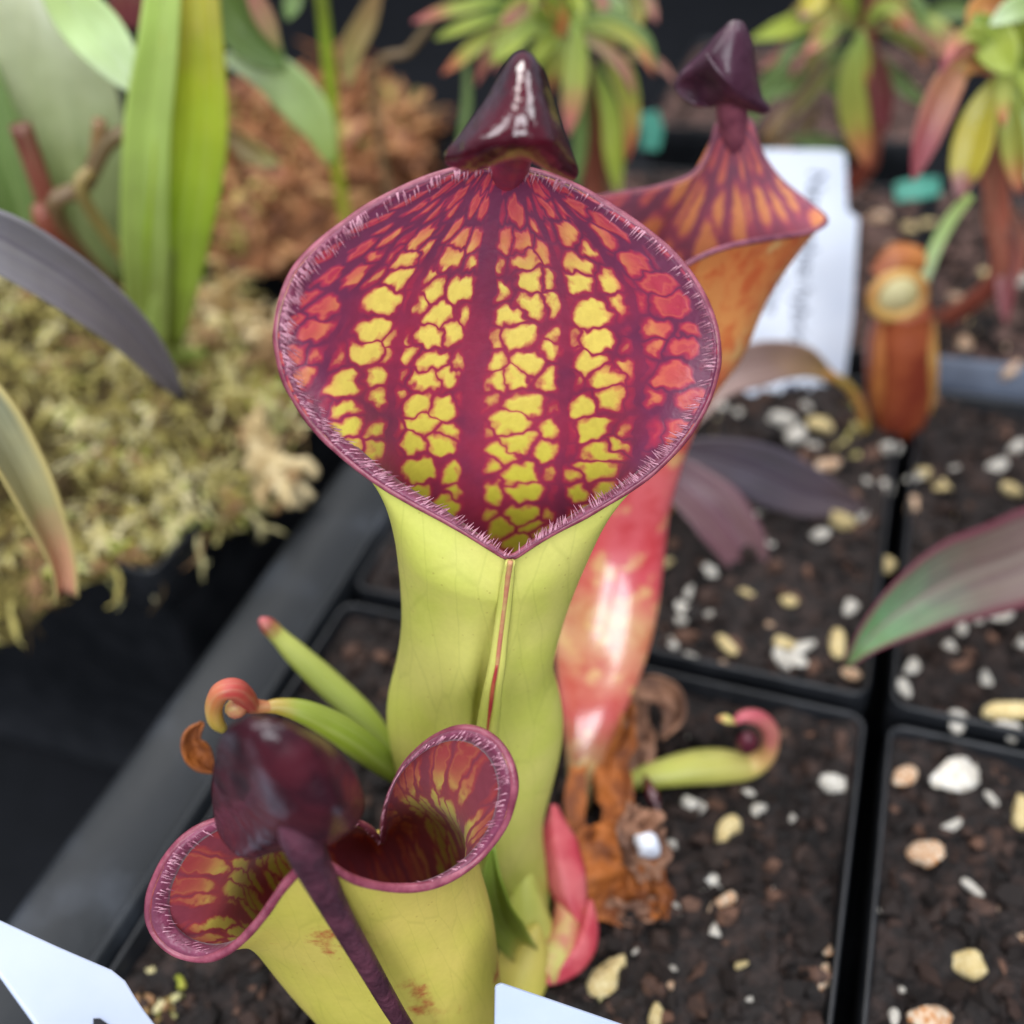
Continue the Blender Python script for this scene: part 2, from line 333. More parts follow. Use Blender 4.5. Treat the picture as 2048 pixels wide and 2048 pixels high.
def rsq(w, r, n=5):
    p = []
    for cx, cy, a0 in ((w - r, w - r, 0), (r, w - r, 90), (r, r, 180), (w - r, r, 270)):
        for a in np.linspace(a0, a0 + 90, n): p.append((cx + r * math.cos(math.radians(a)), cy + r * math.sin(math.radians(a))))
    return np.array(p)
def pot_mesh(wd=W, h=-FLOOR, lipz=0.):
    """square pot; origin = front left corner at rim height; local axes = pot axes"""
    prof = [(-.62, -h, .35), (-.2, -1.1, .36), (-.18, -1.08, .36), (-.02, -1.06, .28), (0, -1.02, .28), (0, -.05, .28), (-.02, 0., .28), (-.07, .0, .26), (-.09, -.04, .25), (-.11, -1.0, .25), (-.45, -h * .6, .3)]
    rings = []
    for off, z, r in prof:
        q = rsq(wd + 2 * off, r + off * .3) - off
        rings.append(np.concatenate([q, np.full((len(q), 1), z)], 1))
    V = np.array(rings); n, m = V.shape[:2]
    F = grid_faces(n, m, True); F.append(tuple(range(m)))
    me = bpy.data.meshes.new('pot'); me.from_pydata((V.reshape(-1, 3) * CM).tolist(), [], [tuple(reversed(f)) for f in F])
    me.materials.append(MAT['pot']); me.polygons.foreach_set('use_smooth', [True] * len(me.polygons))
    return me
POT = pot_mesh()
PA = CORNER - EX * W - EY * W
pots = {}
def place_pot(key, i, j, dz=0., label='', rot=0., at=None):
    o = bpy.data.objects.new('nursery_pot', POT); COL.objects.link(o)
    org = PA + EX * (i * PITCH) + EY * (j * PITCH) + EZ * dz if at is None else np.asarray(at, float)
    o.location = Vector(org) * CM; o.rotation_euler = (0, 0, -TH + rot)
    o['label'] = label; o['category'] = 'pot'; o['group'] = 'square black nursery pots'
    m = o.modifiers.new('edge', 'BEVEL'); m.width = .0002; m.segments = 1; m.limit_method = 'ANGLE'
    pots[key] = org; return o
place_pot('A', 0, 0, 0, 'square black pot of peat holding the red and lime pitcher plant')
place_pot('B', 1, 0, -.06, 'square black pot of peat with large cream and orange perlite grains and no plant')
place_pot('C', 0, 1, .03, 'square black pot holding the white label and the purple leaved plant')
place_pot('D', 1, 1, -.03, 'square black pot of peat under the grey green pointed leaf')
place_pot('E', 1, 2.06, .25, 'square black pot of bark soil behind the small orange hanging pitcher')
place_pot('F', 0, 2.06, .2, 'square black pot behind the white label, holding drooping pink tipped leaves')
place_pot('G2', 2.04, 2.06, .25, 'square black pot holding the rosette with yellow and magenta leaves')
place_pot('K', 0, 3.4, .2, 'square black pot far behind the pink tipped rosettes')

def soil_patch(name, org, mat, n=110, amp=.3, seed=0, z=SOILZ, wd=W):
    V = []
    for i in range(n):
        for j in range(n):
            x = .12 + (wd - .24) * j / (n - 1); y = .12 + (wd - .24) * i / (n - 1)
            h = vnoise((x, y, 0), .5, seed) * amp + vnoise((x, y, 0), 2.2, seed + 1) * amp * .55 + abs(vnoise((x, y, 0), 6., seed + 2)) * amp * .5
            V.append(L2W(org, x, y, z + h))
    V = np.array(V)
    o = mk(name, V, grid_faces(n, n), mat, base=L2W(org, wd / 2, wd / 2, z)); o['kind'] = 'structure'
    return o, V.reshape(n, n, 3)
def crumbs(name, org, count, seed, smin=.03, smax=.13, z=SOILZ, wd=W):
    r = np.random.default_rng(seed); iv, jf = ico(1); VV = []; FF = []; AA = []
    jf = np.array(jf)
    for k in range(count):
        x, y = r.uniform(.25, wd - .25, 2); s = smin + (smax - smin) * r.random() ** 2.6
        h = vnoise((x, y, 0), .5, seed) * .3 + vnoise((x, y, 0), 2.2, seed + 1) * .165
        A = np.linalg.qr(r.normal(size=(3, 3)))[0]
        v = (iv * (1 + .35 * r.normal(size=(len(iv), 1)).clip(-1.5, 1.5)) * np.array([1, r.uniform(.5, 1.), r.uniform(.35, .9)])) @ A.T * s
        VV.append(v + L2W(org, x, y, z + h + s * .35)); FF.append(jf + k * len(iv)); AA.append(np.full(len(iv), r.random()))
    o = mk(name, np.concatenate(VV), np.concatenate(FF).tolist(), MAT['crumb'], smooth=False, attr=np.concatenate(AA), base=L2W(org, wd / 2, wd / 2, z))
    o['kind'] = 'stuff'; o['label'] = 'loose dark peat crumbs'; o['category'] = 'soil crumbs'
    return o
SOIL = {}
for key, mat, cnt, sd in (('A', 'soil', 3200, 1), ('B', 'soil', 3200, 2), ('C', 'soil', 2200, 3), ('D', 'soil', 2600, 4), ('E', 'soil_reddish', 1500, 5), ('F', 'soil_reddish', 700, 6), ('G2', 'soil_reddish', 700, 8), ('K', 'soil_reddish', 300, 9)):
    zz = SOILZ + (.0 if key in 'ABCD' else .1)
    SOIL[key], _ = soil_patch('soil', pots[key], MAT[mat], 120 if key in 'AB' else 80, seed=sd, z=zz)
    c = crumbs('soil_crumbs', pots[key], cnt, sd, .03, .24 if key in 'ABCD' else .32, z=zz)
    c['label'] = {'A': 'loose dark peat crumbs around the red and lime pitcher plant', 'B': 'loose peat crumbs among the large cream and orange perlite', 'C': 'peat crumbs under the purple leaves and white label', 'D': 'peat crumbs under the grey green pointed leaf', 'E': 'reddish bark crumbs behind the orange hanging pitcher', 'F': 'bark crumbs behind the white label', 'G2': 'bark crumbs under the yellow and magenta rosette', 'K': 'bark crumbs far behind the rosettes'}[key]
PERL = []
for k in range(7):
    iv, jf = ico(3); r = np.random.default_rng(100 + k); A = r.normal(size=(6, 3))
    pl_n = nrm(r.normal(size=(11, 3))); pl_d = r.uniform(.62, 1., 11)
    rad = np.min(np.where(iv @ pl_n.T > .05, pl_d / np.maximum(iv @ pl_n.T, .05), 9.), 1).clip(.4, 1.25)[:, None]
    v = iv * rad * (1 + .02 * r.normal(size=(len(iv), 1))) * np.array([1.15, r.uniform(.7, 1.), r.uniform(.55, .85)])
    PERL.append((v, jf))
pmesh = {}
def perlite(key, px, py, wpx, tint='w', elong=1., ang=None, z=None, i=[0]):
    org = pots[key]; zz = org[2] + SOILZ + .12 if z is None else z
    p = G(px, py, zz); s = wpx * .5 * pxcm(p); i[0] += 1
    k = (i[0] % 7, tint)
    if k not in pmesh:
        me = bpy.data.meshes.new('perlite_grain'); v, f = PERL[k[0]]
        me.from_pydata((v * CM).tolist(), [], f); me.materials.append(MAT['perl_' + tint]); me.polygons.foreach_set('use_smooth', [True] * len(f)); pmesh[k] = me
    o = bpy.data.objects.new('perlite_grain', pmesh[k]); COL.objects.link(o); o.parent = SOIL[key]
    o.location = Vector(p - EZ * s * .05 - world_origin(SOIL[key])) * CM
    o.scale = (s * random.uniform(.85, 1.35), s * random.uniform(.8, 1.1), s); o.rotation_euler = (random.uniform(-.5, .5), random.uniform(-.5, .5), random.uniform(0, 6.3) if ang is None else ang)
S6 = 1048 / 1932.
for x, y, wd, t in ((1230, 490, 90, 'w'), (715, 575, 75, 'w'), (955, 585, 60, 'w'), (915, 525, 40, 'w'), (830, 690, 100, 'c'), (770, 850, 105, 'w'), (815, 940, 85, 'o'), (640, 960, 52, 'w'), (790, 1035, 48, 'w'), (1185, 1075, 75, 'o'), (1195, 1200, 80, 'o'), (405, 1200, 130, 'c'), (890, 1160, 36, 'c'), (575, 1345, 70, 'c'), (630, 1240, 34, 'o'), (640, 715, 40, 'w'), (560, 500, 50, 'o'), (1165, 360, 40, 'w'), (640, 1175, 22, 'w'), (1010, 880, 20, 'w'), (500, 1110, 26, 'w'), (920, 1290, 26, 'w'), (1080, 620, 22, 'w'), (700, 330, 24, 'w')):
    perlite('A', 1000 + x * S6, 1300 + y * S6, wd * S6, t)
for x, y, wd, t in ((1680, 455, 175, 'w'), (1485, 465, 95, 'o'), (1575, 755, 125, 'o'), (1745, 880, 55, 'w'), (1710, 1160, 120, 'c'), (1555, 1005, 38, 'w'), (1665, 645, 45, 'w'), (1590, 1360, 140, 'o'), (1450, 1355, 40, 'w'), (1925, 600, 90, 'c'), (1810, 545, 40, 'w'), (1930, 1060, 70, 'o'), (1480, 1250, 26, 'w'), (1400, 960, 22, 'w'), (1850, 760, 24, 'w'), (1640, 920, 20, 'w'), (1830, 960, 26, 'o')):
    perlite('B', 1000 + x * S6, 1300 + y * S6, wd * S6, t)
S8 = 798 / 1932.
for x, y, wd, t in ((490, 1425, 110, 'c'), (690, 975, 110, 'w'), (415, 1070, 90, 'w'), (590, 1170, 70, 'c'), (310, 1175, 60, 'w'), (280, 1245, 65, 'w'), (270, 1310, 60, 'w'), (415, 1280, 65, 'w'), (225, 1420, 70, 'w'), (320, 1490, 60, 'w'), (780, 1420, 110, 'c'), (860, 1440, 95, 'w'), (760, 1500, 90, 'w'), (830, 1500, 80, 'w'), (1030, 1415, 130, 'c'), (1095, 1250, 80, 'w'), (790, 1210, 60, 'c'), (185, 1030, 70, 'c'), (1050, 820, 130, 'c'), (945, 890, 85, 'w'), (660, 800, 55, 'w'), (970, 560, 110, 'o'), (760, 330, 120, 'w'), (840, 420, 115, 'w'), (950, 360, 100, 'c'), (720, 410, 60, 'w'), (555, 305, 70, 'w'), (460, 275, 65, 'w'), (910, 465, 60, 'w'), (1285, 470, 85, 'w'), (1090, 1560, 70, 'o'), (470, 1520, 45, 'o'), (880, 270, 60, 'w'), (1180, 640, 40, 'w'), (700, 1330, 40, 'o'), (120, 1330, 45, 'w'), (560, 1000, 40, 'o'), (1280, 1040, 70, 'c'), (1150, 800, 50, 'w')):
    perlite('C', 1250 + x * S8, 700 + y * S8, wd * S8 * .92, t)
for x, y, wd, t in ((1390, 1530, 90, 'w'), (1350, 1640, 70, 'w'), (1610, 1800, 110, 'w'), (1840, 1750, 150, 'c'), (1850, 1845, 120, 'w'), (1745, 1590, 70, 'w'), (1580, 1440, 75, 'w'), (1635, 1345, 75, 'w'), (1815, 1280, 85, 'w'), (1710, 1310, 60, 'w'), (1925, 1420, 90, 'w'), (1580, 810, 120, 'c'), (1530, 660, 85, 'c'), (1440, 590, 110, 'c'), (1395, 620, 70, 'w'), (1600, 575, 60, 'w'), (1800, 565, 90, 'w'), (1870, 680, 120, 'c'), (1275, 670, 85, 'w'), (1400, 770, 100, 'o'), (1900, 470, 70, 'w')):
    perlite('D', 1250 + x * S8, 700 + y * S8, wd * S8 * .92, t)
SE = 448 / 1664.
for x, y, wd, t in ((810, 280, 110, 'c'), (940, 250, 90, 'c'), (1380, 630, 100, 'c'), (1300, 1030, 130, 'c'), (1160, 800, 80, 'o'), (1630, 650, 110, 'w'), (590, 200, 110, 'o'), (1220, 1130, 150, 'o'), (1480, 1180, 110, 'o'), (700, 440, 80, 'o'), (1100, 960, 70, 'o'), (1560, 1330, 140, 'o')):
    perlite('E', 1600 + x * SE, 380 + y * SE, wd * SE, t, z=pots['E'][2] + SOILZ + .25)
# moss tufts on the soil of the plant's pot and behind it
def strands(name, centers, count, mat, seed, rad=(.05, .11), length=(.5, 1.3), updir=.5, label=None, parent=None, cat='moss', segs=8, spread=None):
    r = np.random.default_rng(seed); VV = []; FF = []; AA = []; off = 0
    for k in range(count):
        c = centers(r); L = r.uniform(*length); d = nrm(np.array([*r.normal(size=2), updir + .5 * r.normal()])); step = L / (segs - 1); pts = [c]
        for q in range(segs - 1):
            d = nrm(d + r.normal(size=3) * .42 - EZ * .12); pts.append(pts[-1] + d * step)
        pts = np.array(pts); t = np.linspace(0, 1, segs); base_r = r.uniform(*rad)
        rr = base_r * (1 - .55 * t ** 3) * (1 + .3 * r.normal(size=segs))
        V, F = tube_geo(pts, rr.clip(.015), 5, off); VV.append(V); FF += F; off += len(V)
        tone = np.clip(.5 + .9 * vnoise(c, .55, seed) + .5 * vnoise(c, 1.9, seed) + .22 * r.normal(), 0, 1); AA.append(np.full(len(V), tone))
    o = mk(name, np.concatenate(VV), FF, MAT[mat], parent, attr=np.concatenate(AA), base=None if parent is not None else np.mean(np.concatenate(VV), 0) * np.array([1, 1, 0]))
    o['kind'] = 'stuff'
    if label: o['label'] = label; o['category'] = cat
    return o
def near_pix(pts, z, s):
    q = [G(x, y, z) for x, y in pts]
    return lambda r: q[r.integers(len(q))] + np.array([*r.normal(size=2) * s, r.random() * .08])
strands('moss_tuft', near_pix([(1220, 1990), (1240, 2010), (1450, 1990), (1440, 1970), (1225, 1960)], -.5, .12), 90, 'moss', 31, (.02, .05), (.08, .25), 1., 'small green moss tufts on the peat beside the front white label')
strands('moss_tuft', near_pix([(1690, 815), (1680, 840), (1720, 900), (1740, 880), (1420, 880), (1390, 880)], -.45, .3), 160, 'moss', 32, (.03, .07), (.15, .45), 1., 'green moss tufts at the foot of the white text label')
strands('moss_tuft', near_pix([(330, 2030), (470, 2040), (560, 2030), (300, 2010), (640, 2040), (420, 1960)], -.5, .15), 60, 'moss', 33, (.03, .06), (.08, .3), .8, 'pale moss bits on the peat beside the yellow pitcher')

# tray with a wide flange on the left of the pots
def strip(name, prof, y0, y1, mat, org, n=40, wob=.02, **kw):
    V = []
    for i in range(n):
        y = y0 + (y1 - y0) * i / (n - 1)
        for (x, z) in prof: V.append(L2W(org, x + wob * vnoise((y, x, z), .5, 3), y, z + wob * vnoise((y, x, z), .35, 5)))
    return mk(name, V, [tuple(reversed(f)) for f in grid_faces(n, len(prof))], mat, **kw)
tray = strip('growing_tray', [(-.14, -4.), (-.14, -.5), (-.15, .06), (-.18, .12), (-.26, .13), (-.31, .08), (-.33, -.1), (-.42, -.12), (-.48, -.02), (-1.65, .1), (-1.8, .09), (-1.88, .0), (-1.9, -.18), (-1.84, -.22), (-1.8, -1.0), (-1.62, -8.6)], -9, 20, MAT['tray'], PA, base=L2W(PA, -1.2, 4, FLOOR))
tray['label'] = 'dusty dark grey tray flange running along the pot of the pitcher plant'; tray['category'] = 'tray'
rear = strip('tray_rim', [(0, -1.6), (.02, -.1), (.1, .0), (.24, .02), (.3, -.05), (.3, -8.2)], -1., 14., MAT['tray_slate'], L2W(pots['E'], 0, 0, .25))
# lay the slate rim along the front of the third row: swap axes
bpy.data.objects.remove(rear)
V = []; prof = [(-.12, -1.7), (-.1, .02), (-.04, .1), (.02, .1), (.04, .02), (.04, -.8)]
for i in range(30):
    x = -.1 + 20.5 * i / 29
    for (y, z) in prof: V.append(L2W(pots['E'], x, y - .08, z))
V = np.array(V)
rear = mk('tray_divider', V, grid_faces(30, len(prof)), MAT['tray_slate'], base=L2W(pots['E'], 5, -.1, FLOOR))
rear['label'] = 'slate grey plastic divider strip in front of the bark soil pots'; rear['category'] = 'divider'

# ------------------------------------------------------------------ the pitcher plant
def quad(lists, N):
    """four quadrants of traced rim points -> N points, theta -90 first"""
    segs = [arc_resample(np.array(q), N // 4 + 1)[:-1] for q in lists]
    return np.concatenate(segs)
def smooth_closed(a, k=2):
    for _ in range(k): a = .25 * np.roll(a, 1, 0) + .5 * a + .25 * np.roll(a, -1, 0)
    return a
def pitcher(parent, name, rings, rim, mats, inward=.3, t0=.9, N=160, nt=60, nh=60, uvA=None, uvmid=None, label=None, seam=None, thick=.045, keepfront=1.0):
    R = []
    th = np.linspace(-np.pi / 2, 1.5 * np.pi, N, endpoint=False)
    for (xl, yl, xr, yr, Y, ry, tilt) in rings:
        L = P(xl, yl, Y); Rr = P(xr, yr, Y); c = (L + Rr) / 2; a = (Rr - L) / 2
        b = np.array([0, math.cos(tilt), math.sin(tilt)]) * ry
        R.append(c + np.cos(th)[:, None] * a + np.sin(th)[:, None] * b)
    R = np.array(R); body = cr(R, nt)
    B = np.array([[P(*p) for p in q] for q in rim], dtype=object)
    B = quad([[P(*p) for p in q] for q in rim], N)
    B = np.array(B, float); sm = smooth_closed(B, 2); wt = np.ones((N, 1))
    B = np.where(wt > 0, sm, B)
    A = body[-1]; tan = nrm(body[-1] - body[-3]); cen = B.mean(0)
    D = np.linalg.norm(B - A, axis=1, keepdims=True)
    T0 = tan * D * t0; inw = (inward[0] * np.cos(th) ** 2 + inward[1] * np.clip(np.sin(th), 0, 1) ** .8)[:, None]
    T1 = (B - A) * .9 + nrm(cen - B) * D * inw
    hood = []
    for s in np.linspace(0, 1, nh)[1:]:
        h00 = 2 * s ** 3 - 3 * s * s + 1; h10 = s ** 3 - 2 * s * s + s; h01 = -2 * s ** 3 + 3 * s * s; h11 = s ** 3 - s * s
        hood.append(h00 * A + h10 * T0 + h01 * B + h11 * T1)
    V = np.concatenate([body, np.array(hood)])
    if seam is not None:                          # crease where the two wings meet
        g = np.exp(-((th + np.pi / 2) / .10) ** 2) + np.exp(-((th - 1.5 * np.pi) / .10) ** 2)
        r2 = np.exp(-((np.minimum(np.abs(th + np.pi / 2), np.abs(th - 1.5 * np.pi)) - .26) / .13) ** 2)
        for i in range(nt):
            wgt = seam * (.35 + .65 * i / nt) * min(1., (nt - 1 - i) / 18.)
            V[i, :, 1] += wgt * g - wgt * .45 * r2
    n = len(V)
    for _ in range(14):
        a0, a1 = nt - 22, nt + 12; V[a0:a1] = .25 * V[a0 - 1:a1 - 1] + .5 * V[a0:a1] + .25 * V[a0 + 1:a1 + 1]
    # organic unevenness
    nz = np.array([[noise.noise(Vector(V[i, j] * .9)) for j in range(0, N, 4)] for i in range(0, n, 4)])
    nz = np.repeat(np.repeat(nz, 4, 0)[:n], 4, 1)[:, :N]
    for _ in range(6): nz = (nz + np.roll(nz, 1, 1) + np.roll(nz, -1, 1) + np.vstack([nz[:1], nz[:-1]]) + np.vstack([nz[1:], nz[-1:]])) / 5
    axisc = V.mean(1, keepdims=True); fall = np.clip(1 - np.abs(np.arange(n) - nt) / n, 0, 1); fall[-8:] *= np.linspace(1, 0, 8)
    V = V + nrm(V - axisc) * (nz * .06 * fall[:, None])[:, :, None]
    up_v = nrm(B[N // 2] - B[0]) if uvA is None or 'up' not in uvA else nrm(np.array(uvA['up']))
    rt = nrm(np.cross(np.cross(up_v, np.array([1., 0, 0])), up_v)) * -1
    rt = np.array([1., 0, 0]) - up_v * up_v[0]; rt = nrm(rt)
    o0 = B[0] if uvA is None or 'org' not in uvA else np.array(uvA['org'])
    a = (V - o0) @ rt; b = (V - o0) @ up_v
    if uvA is not None:
        mid = np.interp(b, uvA['b'], uvA['mid']); den = np.interp(b, uvA['b'], uvA['A'])
    else: mid, den = 0., 1.
    U = (a - mid) / den
    if uvA is not None and 'left' in uvA: U = np.where(U < 0, U * uvA['left'], U)
    uv = np.stack([U, b], -1)
    V2 = V.reshape(-1, 3); F = grid_faces(n, N, True); F.append(tuple(reversed(range(N))))
    o = mk(name, V2, F, mats, parent, uv=uv, solid=thick, moff=1)
    if label: o['label'] = label
    return o, V, B
def rim_lip(parent, B, V, rad, mat, n=320):
    q = np.concatenate([B, B[:1]]); d = arc_resample(q, n, 3)
    rr = rad * (1 + .18 * np.array([vnoise(p, 3.) for p in d]))
    V_, F = tube_geo(d, rr, 8, caps=False)
    return mk('rim_lip', V_, F, MAT[mat], parent)
def rim_band(parent, B, out, width, bump=.05, rec=.05, k=7, toward=None):
    """rolled hairy band just inside the rim, facing the mouth"""
    N = len(B); c = B.mean(0) if toward is None else toward; V = np.zeros((N, k + 1, 3))
    cw = nrm(c - B)
    for i in range(k + 1):
        f = i / k; V[:, i] = B + cw * (width * f)[:, None] + out * (bump * math.sin(math.pi * f) - rec * f * f)
    F = grid_faces(N, k + 1); m = k + 1
    F += [((N - 1) * m + i, (N - 1) * m + i + 1, i + 1, i) for i in range(k)]
    o = mk('rim_band', V, F, MAT['band'], parent, solid=.03); o.modifiers['thickness'].offset = 0
    return o, V, cw
def rim_hairs(parent, BV, cw, out, count, length, rad, seed, dens):
    r = np.random.default_rng(seed); N, m = BV.shape[:2]; VV = []; FF = []; off = 0; k = 0; s = np.linspace(0, 1, 6)[:, None]
    while k < count:
        j = int(r.integers(N))
        if r.random() > dens[j]: continue
        k += 1; g = r.random() * .85; x = g * (m - 1); i0 = int(x); p = BV[j, i0] * (1 - x + i0) + BV[j, min(i0 + 1, m - 1)] * (x - i0)
        q = BV[(j + 1) % N, i0]; p = p + (q - BV[j, i0]) * r.random()
        tl = nrm(q - BV[j, i0]); L = length * r.uniform(.55, 1.15)
        d0 = nrm(out * .8 + cw[j] * .25 + tl * r.normal() * .06); d1 = nrm(cw[j] * .9 - EZ * .5 + tl * (.25 + r.normal() * .1))
        pts = p + d0 * L * .75 * s * (1 - .55 * s) + d1 * L * .8 * s * s
        X, F = tube_geo(pts, rad * (1.1 - s[:, 0] * .95), 4, off); VV.append(X); FF += F; off += len(X)
    o = mk('rim_hairs', np.concatenate(VV), FF, MAT['hair'], parent); o['kind'] = 'stuff'; return o
def roof_sheet(parent, name, rows, mat, solid=.06, m=61, n=60, smooth=3):
    """rows of control points across (3D), tip first; smooth cap through them"""
    Rr = np.array(rows, float); k = Rr.shape[1]
    Rr = np.stack([cr(Rr[:, q], n) for q in range(k)], 1)
    V = np.array([arc_resample(Rr[i], m) for i in range(n)])
    for _ in range(smooth): V[:, 1:-1] = .25 * V[:, :-2] + .5 * V[:, 1:-1] + .25 * V[:, 2:]
    uv = np.stack(np.meshgrid(np.linspace(-1, 1, m), np.linspace(0, 1, n)), -1)
    o = mk(name, V, grid_faces(n, m), mat, parent, uv=uv, solid=solid)
    o.modifiers['thickness'].offset = 0
    return o
def rows5(Y, *rows): return [[P(x, y, Y + d) for (x, y), d in zip(pp, dd)] for pp, dd in rows]
plant_base = np.array([0.1, 7.2, SOILZ - .1])
plant = empty('pitcher_plant', plant_base, 'pitcher plant with purple veined hoods, dark lids and lime and red tubes', 'pitcher plant')

# --- tall front pitcher, lime tube, open veined hood
def Yrim(px, py, y0=7.55, y1=9.75):
    f = (1118 - py) / 780.; return y0 + (y1 - y0) * f - .55 * ((px - 1000) / 430.) ** 2 * max(0, min(1, f * 1.6)) * (1 - .3 * f) + .25 * math.sin(math.pi * min(1, max(0, f)))
def rimq(l): return [[(x, y, Yrim(x, y)) for x, y in q] for q in l]
main_rim = rimq([
    [(1020, 1120), (1045, 1102), (1081, 1078), (1187, 1021), (1293, 954), (1367, 880), (1415, 800), (1436, 725)],
    [(1436, 725), (1431, 660), (1400, 583), (1346, 509), (1251, 435), (1145, 371), (1071, 345), (1012, 336)],
    [(1012, 336), (965, 335), (901, 343), (784, 388), (678, 456), (596, 532), (560, 615), (553, 678)],
    [(553, 678), (572, 763), (625, 848), (700, 922), (784, 982), (901, 1046), (986, 1097), (1020, 1120)]])
main_rings = [(1010, 1930, 1112, 1940, 7.55, .28, .0), (985, 1860, 1117, 1850, 7.6, .38, .0), (900, 1720, 1092, 1740, 7.75, .5, 0), (830, 1620, 1086, 1655, 7.9, .62, 0), (793, 1540, 1102, 1575, 8.0, .7, .0),
              (778, 1455, 1122, 1480, 8.05, .74, 0), (780, 1395, 1121, 1405, 8.1, .74, 0), (797, 1320, 1110, 1325, 8.15, .7, 0), (808, 1250, 1120, 1255, 8.2, .68, 0), (803, 1175, 1145, 1180, 8.25, .7, 0), (785, 1085, 1180, 1095, 8.3, .78, .12)]
bpx = np.array([1118, 1000, 900, 800, 700, 600, 500, 420, 380, 345])
Bn = P(*main_rim[0][0]); upm = nrm(P(*main_rim[1][-1]) - Bn); rtm = nrm(np.array([1., 0, 0]) - upm * upm[0])
def wall(px, py):                                 # back wall of the hood, for laying out the veins
    return P(px, py, 9.1 + .75 * math.sin(math.pi * min(1, max(0, (1118 - py) / 780.))) * .6 + (1118 - py) / 780. * .6)
mids = [945, 945, 944, 946, 955, 966, 978, 990, 996, 1003]; As = [165, 172, 176, 178, 174, 158, 120, 78, 58, 40]
bb = [(wall(m_, y) - Bn) @ upm for m_, y in zip(mids, bpx)]
mm_ = [(wall(m_, y) - Bn) @ rtm for m_, y in zip(mids, bpx)]
aa = [((wall(m_ + A_, y) - Bn) @ rtm) - m2 for m_, A_, y, m2 in zip(mids, As, bpx, mm_)]
UVM = dict(b=np.array(bb), mid=np.array(mm_), A=np.array(aa), left=1.2)
p1, V1, B1 = pitcher(plant, 'pitcher', main_rings, main_rim, [MAT['tube_green'], MAT['hood']], inward=(-.55, .3), t0=1.15, N=200, nt=80, nh=80, uvA=UVM, label='tall lime green pitcher with wide purple and yellow veined hood', seam=.16)
rim_lip(p1, B1, V1, .04, 'lip')
Nn = V1.shape[1]; jj = np.arange(Nn) / Nn
out1 = nrm(np.cross(rtm, upm)); out1 = out1 if out1 @ (np.array([0, 0, H]) - Bn) > 0 else -out1
g_ = lambda c, w_: np.exp(-((jj - c) / w_) ** 2)
w1 = .03 + .13 * g_(.80, .13) + .07 * g_(.2, .12) + .03 * g_(.62, .08); w1 = w1 * (1 - .75 * (g_(0., .04) + g_(1., .04))) * (1 - .6 * g_(.5, .06))
_, BV1, cw1 = rim_band(p1, B1, out1, w1, .045, .09)
rim_hairs(p1, BV1, cw1, out1, 720, .13, .012, 11, np.clip(.3 + .8 * g_(.79, .16) + .35 * g_(.14, .12), 0, 1))
# wings along the front seam
seam_px = [(1021, 1122), (1014, 1170), (1007, 1225), (1000, 1280), (994, 1330), (986, 1375), (980, 1420), (974, 1465), (968, 1510)]
def front_Y(py): return float(np.interp(-py, [-1930, -1720, -1540, -1400, -1250, -1120], [7.3, 7.28, 7.3, 7.34, 7.5, 7.5]))
for sgn, mt in ((-1, 'tube_green'), (1, 'tube_green')):
    pts = [P(x + sgn * (4 + 7 * k / 8.), y, front_Y(y) - .02) for k, (x, y) in enumerate(seam_px)]
    tube('wing', pts, [.03, .045, .05, .05, .055, .06, .07, .075, .06], MAT[mt], p1, 8, 40)
tube('wing_edge', [P(x, y, front_Y(y) - .055) for x, y in seam_px], [.03, .03, .03, .028, .028, .03, .03, .02, .01], MAT['seam'], p1, 6, 60)
tube('wing_edge', [P(x, y, front_Y(y) - .075) for x, y in seam_px[4:8]], [.012, .024, .022, .012], MAT['seamred'], p1, 6, 24)
# neck and lid
nk = [P(1004, 420, 9.98), P(1008, 385, 9.92), P(1013, 350, 9.82), P(1020, 330, 9.72), P(1028, 310, 9.55), P(1034, 285, 9.3), P(1036, 260, 9.05)]
tube('neck', nk, [.03, .1, .17, .19, .18, .15, .1], MAT['neck'], p1, 14, 30)
YL = 9.35
rows = rows5(YL, ([(1023, 126), (1032, 114), (1045, 109), (1058, 113), (1069, 125)], [0, 0, -.02, 0, 0]), ([(1004, 152), (1022, 140), (1046, 134), (1068, 140), (1085, 152)], [0, -.2, -.28, -.2, 0]), ([(975, 205), (1008, 195), (1046, 188), (1078, 195), (1102, 206)], [-.1, -.44, -.56, -.44, -.1]),
    ([(935, 258), (985, 247), (1044, 238), (1090, 248), (1120, 262)], [-.2, -.62, -.78, -.64, -.25]), ([(904, 296), (962, 286), (1042, 274), (1100, 288), (1140, 314)], [-.3, -.7, -.86, -.72, -.34]), ([(893, 316), (948, 318), (1040, 297), (1104, 322), (1152, 343)], [-.32, -.62, -.8, -.64, -.38]),
    ([(905, 328), (950, 337), (1038, 310), (1108, 341), (1143, 354)], [-.3, -.5, -.64, -.52, -.38]), ([(935, 330), (965, 322), (1036, 300), (1095, 326), (1122, 340)], [-.12, -.2, -.28, -.2, -.16]))
lid1 = roof_sheet(p1, 'lid', rows, MAT['lid'], .06)
lid1['label'] = 'glossy dark maroon arrow shaped lid'

